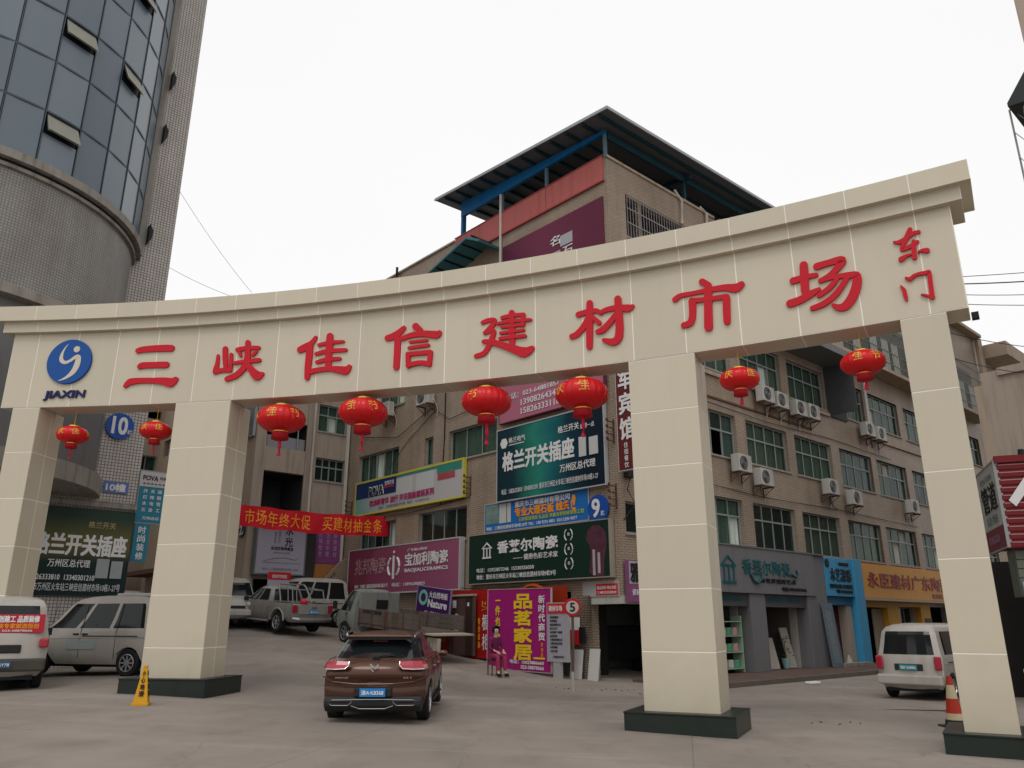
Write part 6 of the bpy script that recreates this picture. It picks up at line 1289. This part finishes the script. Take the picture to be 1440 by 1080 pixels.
# ---- pickup
def pickup():
    M = vM(-9.0, 30.75, 138, None, 3.5, 0) @ Matrix.Scale(.93, 4)
    r = thing('pickup_truck', 'grey double cab pickup with a roll bar parked on the slope', 'pickup truck', M)
    lv = [(.42, -2.55, 2.45, .78, .06), (.55, -2.62, 2.52, .86, .06), (.72, -2.64, 2.55, .885, .07), (.88, -2.64, 2.53, .89, .08), (1.04, -2.64, 2.42, .885, .08), (1.10, -2.62, 2.2, .87, .08)]
    car_body(r, M, lv, FS_, YS, {}, GREY, [(-1.55, .40, .46), (1.50, .40, .46)], .02, .03, .14)
    cab = [(1.105, -.82, 1.22, .80, .06), (1.16, -.84, 1.10, .79, .06), (1.38, -.78, .72, .735, .07), (1.60, -.70, .38, .68, .08), (1.70, -.62, .18, .60, .1), (1.74, -.5, 0, .5, .15)]
    gl = {(1, 3, 'rear', 2, 8): 'rear_window', (1, 3, 'front', 1, 9): 'windscreen'}
    for s_ in ('right', 'left'): gl[(1, 3, s_, 2, 13)] = 'rear_door_window'; gl[(1, 3, s_, 15, 27)] = 'front_door_window'
    cb_, _, _ = car_body(r, M, cab, FS_, YS, gl, GREY, [], .02, .03, .06); cb_.name = 'cab'
    for x in (-1.55, 1.50):
        for s_ in (1, -1): wheel(r, M, x, s_ * .78, .38, .38, .24, side=s_, spokes=6)
    for s_ in (-1, 1):
        for x0 in (-1.55, 1.50): MB().tube([(x0 + .48 * math.cos(a), s_ * .885, .42 + .48 * math.sin(a)) for a in [R_(k) for k in range(5, 176, 17)]], .035, 6).build('wheel_arch_flare', mat('pale arch flare', (.30, .29, .27), .5, var=.1), r, M)
        MB().tube([(-.95, s_ * .90, .40), (.9, s_ * .90, .40)], .045, 6).build('side_step', STEEL, r, M)
        MB().tube([(-1.45, s_ * .72, 1.12), (-1.05, s_ * .62, 1.72), (-.95, s_ * .55, 1.80)], .035, 6).tube([(-2.3, s_ * .72, 1.12), (-2.15, s_ * .70, 1.62), (-1.2, s_ * .66, 1.68)], .025, 6).build('roll_bar', STEEL, r, M)
        MB().box(-2.66, -2.55, s_ * .80 - .09, s_ * .80 + .09, .78, 1.06).build('tail_lamp', LAMP, r, M, bevel=.02)
        MB().box(.62, .74, s_ * .98 - .09, s_ * .98 + .09, 1.1, 1.26).build('door_mirror', PLASTIC, r, M, bevel=.02)
        for x in (-.85, .15, 1.05): MB().tube([(x, s_ * .895, .5), (x, s_ * .90, .9), (x, s_ * .84, 1.12)], .006, 4).build('door_gap', DOORL, r, M)
        MB().box(2.38, 2.52, s_ * .66 - .14, s_ * .66 + .14, .82, .98).build('headlamp', LAMPW, r, M, bevel=.03)
    MB().tube([(-.97, -.58, 1.80), (-.97, .58, 1.80)], .035, 6).tube([(-2.15, -.70, 1.62), (-2.15, .70, 1.62)], .025, 6).tube([(-1.15, -.2, 1.12), (-1.0, -.2, 1.78)], .02, 5).tube([(-1.15, .2, 1.12), (-1.0, .2, 1.78)], .02, 5).build('roll_bar', STEEL, r, M)
    MB().box(-2.55, -.95, -.74, .74, 1.0, 1.115).build('bed_opening', BLACK, r, M)
    MB().box(-2.685, -2.65, -.66, .66, .72, 1.09).build('tailgate', GREY, r, M, bevel=.015)
    MB().box(-2.70, -2.686, -.12, .12, .93, 1.0).build('tailgate_handle', CHROME, r, M, bevel=.01)
    MB().tube([(-2.60, -.84, .56), (-2.80, -.7, .54), (-2.84, 0, .53), (-2.80, .7, .54), (-2.60, .84, .56)], .07, 8).build('rear_bumper', mat('scuffed chrome', (.42, .42, .42), .3, .8, var=.1), r, M, smooth=True)
    plate(r, M, -2.705, 0, .74, .40, .13, '渝F·L5521', PLB, -90); MB().box(-2.0, 2.0, -.5, .5, .3, .44).build('underbody', BLACK, r, M)
    bb = thing('red_bundle', 'small bright red bundle on the pickup tailgate', 'bundle', M @ Matrix.Translation((-2.55, .45, 1.1))); MB().lathe([(0, 0), (.13, .02), (.15, .1), (.08, .17), (0, .18)], 12, (-2.58, .42, 1.10)).build('cloth', mat('hot red cloth', (.55, .02, .06), .7, var=.1), bb, M, smooth=True)
pickup()
# ---- flatbed truck along the left facade
def truck():
    p = CO + dL * 8.1 - dR * 2.35
    M = Matrix.Translation((p.x, p.y, .82)) @ Matrix.Rotation(R_(132), 4, 'Z') @ Matrix.Rotation(R_(-4.2), 4, 'Y')
    r = thing('flatbed_truck', 'old dull green cab flatbed truck with worn brown side boards', 'truck', M)
    lv = [(.45, 1.35, 2.75, .72, .05), (.60, 1.33, 2.86, .78, .05), (.85, 1.33, 2.90, .80, .06), (1.05, 1.33, 2.88, .80, .07), (1.12, 1.34, 2.82, .79, .07), (1.40, 1.36, 2.60, .75, .08), (1.66, 1.38, 2.38, .70, .08), (1.82, 1.42, 2.25, .66, .1), (1.88, 1.5, 2.1, .55, .15)]
    gl = {(4, 7, 'front', 1, 9): 'windscreen'}
    for s_ in ('right', 'left'): gl[(4, 7, s_, 9, 25)] = 'door_window'
    cb_, _, _ = car_body(r, M, lv, FS_, YS, gl, TRK, [(2.15, .35, .42)], .02, .03, .10); cb_.name = 'cab'
    BRD = mat('worn brown side board', (.12, .095, .08), .8, var=.35, scale=2, stain=.4); HB = mat('grey head board', (.20, .205, .19), .7, var=.15, stain=.4)
    MB().box(1.18, 1.28, -.80, .80, .75, 1.80).build('head_board', HB, r, M, bevel=.01); MB().box(1.13, 1.178, -.30, .15, 1.25, 1.55).build('cab_rear_window', BLACK, r, M)
    bed = MB().box(-2.6, 1.2, -.82, .82, .68, .78).build('bed_floor', BRD, r, M)
    for x0, x1 in ((-.55, 1.15), (-2.55, -.6)):
        for s_ in (-1, 1):
            for k in range(3): MB().box(x0, x1, s_ * .83 - .02, s_ * .83 + .02, .80 + .155 * k, .945 + .155 * k).build('side_board', BRD, r, M)
            for x in (x0 + .05, (x0 + x1) / 2, x1 - .05): MB().box(x - .03, x + .03, s_ * .86 - .015, s_ * .86 + .015, .70, 1.27).build('stake', RUST, r, M)
    Mt = M @ Matrix.Translation((-.58, .86, .0)) @ Matrix.Rotation(0, 4, 'X')
    text(r, M @ Matrix.Rotation(R_(180), 4, 'Z') @ Matrix.Translation((0, -.86, 0)), '万州区货运', -.9, 1.12, 1.2, .12, BLACK, .0)
    MB().box(-3.16, -2.63, -.8, .8, .70, .75).build('lowered_tail_board', mat('pale flap board', (.40, .36, .28), .7, var=.15), r, M)
    MB().box(-2.3, 1.3, -.35, .35, .45, .67).build('chassis', RUST, r, M)
    MB().tube([(.1, .55, .5), (.75, .55, .5)], .16, 12).build('fuel_tank', RUST, r, M)
    for x in (2.15, -1.2):
        for s_ in (1, -1): wheel(r, M, x, s_ * .68, .36, .36, .2, side=s_, spokes=6, rim=STEEL)
    m_ = MB(); m_.tube([(2.5, .78, 1.1), (2.62, .95, 1.2), (2.6, .98, 1.45)], .015, 5).box(2.56, 2.63, .90, 1.05, 1.15, 1.42); m_.build('door_mirror', PLASTIC, r, M, bevel=.01)
    MB().box(2.0, 2.1, .80, .83, 1.02, 1.05).build('door_handle', PLASTIC, r, M)
    for s_ in (1, -1): MB().box(2.78, 2.9, s_ * .55 - .12, s_ * .55 + .12, .68, .82).build('headlamp', LAMPW, r, M, bevel=.03)
    st_k = thing('carton_stack', 'upright bundles of pale boards under the tail of the flatbed truck', 'boards', M @ Matrix.Translation((-2.9, .5, .2)))
    for k in range(4): MB().box(-2.75 - .16 * k, -2.62 - .16 * k, .55, .62, .1, .62).build('board', mat('pale flap board'), st_k, M)
    bg = thing('white_bag', 'white plastic bags lying under the truck tail', 'bag', M @ Matrix.Translation((-1.9, .8, 0))); MB().lathe([(0, 0), (.18, .02), (.2, .14), (.08, .26), (0, .28)], 12, (-2.1, .95, .05), lobes=5, amp=.25).lathe([(0, 0), (.14, .02), (.15, .1), (.05, .2), (0, .2)], 12, (-1.75, 1.0, .02), lobes=4, amp=.25).build('bag_body', LITE, bg, M, smooth=True)
truck()

# ================================================================ SMALL STREET THINGS
def speed_sign():
    x, y = 1.5, 20.45; z0 = G(x, y); r = thing('speed_limit_sign', 'round red ringed speed sign reading 5 on a leaning post', 'traffic sign', Matrix.Translation((x, y, z0)))
    M = Matrix.Translation((x, y, z0)) @ Matrix.Rotation(R_(-8), 4, 'Z')
    MB().tube([(-.01, 0, -.1), (.02, .0, 1.0), (.03, 0, 2.0)], .035, 10).build('post', mat('rusty grey post', (.10, .07, .06), .7, var=.3, scale=6), r, M, smooth=True)
    MB().tube([(-.01, 0, -.1), (.0, 0, .45)], .04, 10).build('post_foot', TIL, r, M)
    z = 1.98
    d = MB().lathe([(0, -.05), (.215, -.05), (.222, -.045), (.222, -.03), (0, -.03)], 36, (.03, 0, z), 'Y').build('disc', mat('sign red', (.38, .01, .02), .4, var=.05), r, M)
    MB().lathe([(0, -.056), (.158, -.056), (.158, -.051)], 36, (.03, 0, z), 'Y').build('white_face', mat('sign white face', (.44, .42, .38), .4, var=.1), d, M); text(d, M @ Matrix.Translation((.03, -.056, z)), '5', -.06, -.105, .125, .21, BLACK, .0, .05)
    q = thing('small_poster', 'small white and red poster behind the speed sign post', 'poster', FL @ Matrix.Translation((-1.8, -.35, 1.2)))
    MP = FL @ Matrix.Translation((-1.98, -.32, 1.05)); MB().box(0, .5, 0, .02, .42, .78).build('white_part', LITE, q, MP); MB().box(0, .5, 0, .02, 0, .42).build('red_part', REDT, q, MP); MB().box(.52, .7, -.05, .05, .05, .5).build('meter', BLACK, q, MP)
speed_sign()
def caution_cone():
    x, y = -6.36, 14.35; z0 = G(x, y) - .02
    # local ground near the second column
    z0 = .31; M = Matrix.Translation((x, y, z0)) @ Matrix.Rotation(R_(14), 4, 'Z')
    r = thing('caution_pyramid', 'yellow four sided caution pyramid standing by the second column', 'caution sign', M); CY_ = mat('caution yellow plastic', (.60, .30, .012), .4, var=.06)
    b = MB(); w0, w1, h = .115, .035, .60
    q0 = [(-w0, -w0, .05), (w0, -w0, .05), (w0, w0, .05), (-w0, w0, .05)]; q1 = [(-w1, -w1, h), (w1, -w1, h), (w1, w1, h), (-w1, w1, h)]
    for k in range(4): b.face([q0[k], q0[(k + 1) % 4], q1[(k + 1) % 4], q1[k]])
    b.face(q1); b.box(-.135, .135, -.135, .135, 0, .049); b.box(-.035, .035, -.035, .035, h, h + .05); b.build('body', CY_, r, M, bevel=.008)
    for rz in (0, 90):
        for k, c in enumerate('小心地滑'):
            Mt = M @ Matrix.Rotation(R_(rz), 4, 'Z') @ Matrix.Translation((0, -.115, .05)) @ Matrix.Rotation(R_(-math.degrees(math.atan2(w0 - w1, h - .05))), 4, 'X'); wd = .085 - .012 * k
            text(r, Mt, '滑地心小'[k], -wd / 2, .10 + .11 * k, wd, .09, BLACK, .004, .02, name='character')
caution_cone()
def traffic_cone():
    M = Matrix.Translation((7.40, 14.05, 0)); r = thing('traffic_cone', 'red and cream striped traffic cone with green black base beside the end column', 'traffic cone', M)
    R2 = mat('cone red', (.40, .03, .015), .5, var=.1); W2 = mat('cone cream', (.50, .42, .27), .5, var=.1)
    rad = lambda z: .155 - .115 * (z / .78)
    zs = [0.09, .2, .43, .62, .76]
    MB().box(-.2, .2, -.2, .2, 0, .03).lathe([(.165, .03), (.15, .12), (0, .12)], 24).build('base', GRAN, r, M)
    for i, (a, b_) in enumerate(((.12, .22), (.22, .45), (.45, .66), (.66, .80))): MB().lathe([(rad(a), a), (rad(b_), b_)] + ([(0, b_)] if i == 3 else []), 28).build('band', W2 if i in (0, 2) else R2, r, M, smooth=True)
traffic_cone()
# litter and dirt on the ground
rr = random.Random(11); dm = MB()
for (cx_, cy_, n, s_) in ((2.2, 21.0, 16, .6), (3.0, 20.0, 8, .5), (5.6, 14.6, 5, .25)):
    for k in range(n):
        x, y = cx_ + rr.gauss(0, s_), cy_ + rr.gauss(0, s_ * .4); z = G(x, y); a = rr.uniform(0, 3); e = rr.uniform(.02, .07)
        dm.tube([(x, y, z), (x + e * math.cos(a), y + e * math.sin(a), z + .015)], .012, 4)
tag(dm.build('litter', RUST, None, I4), kind='stuff')
MB_ = MB().box(-.2, .2, -.12, .12, 0, .08); tag(MB_.build('paper_scrap', LITE, None, Matrix.Translation((8.55, 23.6, G(8.5, 23.6))) @ Matrix.Rotation(.5, 4, 'Z'), bevel=.03), 'small white paper scrap lying at the kerb of the right-hand shops', 'litter')
dg_ = MB(); i_ = [(-1.3, .02), (-.2, -.10), (1.2, -.30), (1.2, .18)]; dg_.face([(x, y, .006) for x, y in i_])
dg_.build('dark_ground_patch', mat('dark ground patch', (.03, .025, .02), .6, var=.5, scale=8), None, Matrix.Translation((8.6, 16.6, G(8.6, 16.6))) @ Matrix.Rotation(R_(-12), 4, 'Z'))  # flat dark wedge laid on the road surface
bpy.data.objects['dark_ground_patch']['kind'] = 'structure'
# tree at the wall end near the tower
# ================================================================ SEATED WOMAN
def skinned(name, parent, M, chain, m, sub=2, root=0):
    """chain: {key: (pos, radius, parent key)} grown into one surface"""
    keys = list(chain); idx = {k: i for i, k in enumerate(keys)}
    me = bpy.data.meshes.new(name); me.from_pydata([chain[k][0] for k in keys], [(idx[k], idx[chain[k][2]]) for k in keys if chain[k][2] is not None], [])
    o = bpy.data.objects.new(name, me); col.objects.link(o); s_ = o.modifiers.new('skin', 'SKIN'); s_.use_smooth_shade = True
    for i, k in enumerate(keys):
        rd = chain[k][1]; me.skin_vertices[0].data[i].radius = (rd, rd) if not isinstance(rd, tuple) else rd; me.skin_vertices[0].data[i].use_root = (i == root)
    sb = o.modifiers.new('sub', 'SUBSURF'); sb.levels = sub; sb.render_levels = sub
    dg = bpy.context.evaluated_depsgraph_get(); ev = o.evaluated_get(dg); m2 = bpy.data.meshes.new_from_object(ev); m2.name = name
    bpy.data.objects.remove(o); m2.materials.clear(); m2.materials.append(m); m2.polygons.foreach_set('use_smooth', [True] * len(m2.polygons))
    return put(bpy.data.objects.new(name, m2), parent, M)
def woman():
    x, y = -.50, 23.55; z = G(x, y); M = Matrix.Translation((x, y, z)) @ Matrix.Rotation(R_(-62), 4, 'Z')     # +x forward towards the viewer
    r = thing('person', 'woman with bobbed black hair, plum top and dark pink trousers sitting by the magenta banner', 'person', M)
    SK = mat('skin', (.50, .34, .27), .5, var=.05); TOPM = mat('plum top', (.12, .01, .06), .8, var=.15); TRO = mat('dark pink trousers', (.30, .03, .09), .8, var=.15); HAIR = mat('black hair', (.012, .01, .01), .45, var=.3, scale=30)
    z0 = .46
    body = {'pel': ((0, 0, z0 + .08), .10, None), 'ab': ((.02, 0, z0 + .28), .09, 'pel'), 'ch': ((.05, 0, z0 + .46), .10, 'ab'), 'nk': ((.07, 0, z0 + .60), .045, 'ch'), 'hd0': ((.09, 0, z0 + .66), .06, 'nk'), 'hd1': ((.10, 0, z0 + .74), .085, 'hd0'), 'hd2': ((.095, 0, z0 + .82), .075, 'hd1')}
    for s_, n in ((1, 'l'), (-1, 'r')):
        body[n + 'sh'] = ((.04, .15 * s_, z0 + .52), .05, 'ch'); body[n + 'el'] = ((.12, .22 * s_, z0 + .28), .037, n + 'sh'); body[n + 'wr'] = ((.32, .12 * s_, z0 + .20), .024, n + 'el'); body[n + 'pa'] = ((.39, .09 * s_, z0 + .18), .028, n + 'wr')
        for k in range(4): body[n + 'f%d' % k] = ((.45 + .01 * (k in (1, 2)), (.055 + .022 * k) * s_, z0 + .155), .010, n + 'pa'); body[n + 'g%d' % k] = ((.475, (.055 + .022 * k) * s_, z0 + .125), .008, n + 'f%d' % k)
        body[n + 'th'] = ((.40, .035 * s_, z0 + .175), .010, n + 'pa')
        body[n + 'hp'] = ((.05, .09 * s_, z0 + .06), .075, 'pel'); body[n + 'kn'] = ((.43, .11 * s_, z0 + .07), .055, n + 'hp'); body[n + 'an'] = ((.45, .11 * s_, .09), .035, n + 'kn'); body[n + 'to'] = ((.62, .12 * s_, .045), .03, n + 'an')
    skinned('body', r, M, body, SK)
    top = {k: (v[0], v[1] + .018, v[2]) for k, v in body.items() if k in ('pel', 'ab', 'ch', 'lsh', 'lel', 'rsh', 'rel')}; 
    for s_, n in ((1, 'l'), (-1, 'r')): top[n + 'cu'] = ((.27, .145 * s_, z0 + .215), .035, n + 'el')
    top['col'] = ((.065, 0, z0 + .57), .06, 'ch'); skinned('top', r, M, top, TOPM)
    tro = {'pel': ((0, 0, z0 + .07), .125, None)}
    for s_, n in ((1, 'l'), (-1, 'r')): tro[n + 'hp'] = ((.06, .09 * s_, z0 + .06), .092, 'pel'); tro[n + 'kn'] = ((.43, .11 * s_, z0 + .07), .07, n + 'hp'); tro[n + 'an'] = ((.45, .11 * s_, .14), .055, n + 'kn')
    skinned('trousers', r, M, tro, TRO)
    for s_ in (-1, 1): MB().lathe([(0, 0), (.055, 0), (.06, .03), (.045, .085), (0, .1)], 14, (0, 0, 0)).build('shoe', BLACK, r, M @ Matrix.Translation((.54, .115 * s_, 0)) @ Matrix.Diagonal((2.0, .85, .9, 1)), smooth=True)
    hc = Vector((.085, 0, z0 + .79)); hb = MB(); rh = random.Random(3)
    prof = []
    for j in range(9):
        ph = math.pi * (.0 + .72 * j / 8)
        for k in range(20):
            t = 2 * math.pi * k / 20; rx = .102 + .006 * math.sin(5 * t); p = hc + Vector((rx * math.sin(ph) * math.cos(t), rx * math.sin(ph) * math.sin(t), (.108 if ph < 1.57 else .14) * math.cos(ph)))
            hb.v.append(tuple(p))
    for j in range(8):
        for k in range(20):
            t = (k + .5) / 20 * 2 * math.pi
            if j >= 3 and math.cos(t) > .55: continue
            a, b_ = j * 20 + k, j * 20 + (k + 1) % 20; hb.f.append([a, b_, b_ + 20, a + 20]); hb.m.append(0)
    hr_ = hb.build('hair', HAIR, r, M, smooth='all'); so_ = hr_.modifiers.new('thick', 'SOLIDIFY'); so_.thickness = .015
    f = MB()
    for s_ in (-1, 1): f.lathe([(0, .0), (.010, .0), (.009, .006), (0, .007)], 8, (.180, .032 * s_, z0 + .762), 'X')
    f.build('eyes', BLACK, r, M); MB().prism([(.178, z0 + .765), (.202, z0 + .725), (.180, z0 + .715)], -.011, .011).build('nose', SK, r, M, bevel=.004); MB().box(.172, .182, -.02, .02, z0 + .690, z0 + .699).build('mouth', mat('lip red', (.35, .03, .05), .5, var=0), r, M)
    sl_ = thing('stool', 'low stool under the seated woman', 'stool', M); MB().box(-.16, .16, -.17, .17, z0 - .05, z0 - .035 + .015).build('seat', RUST, sl_, M)
    for a in (-.13, .13):
        for b_ in (-.14, .14): MB().box(a - .015, a + .015, b_ - .015, b_ + .015, 0, z0 - .05).build('leg', RUST, sl_, M)
woman()
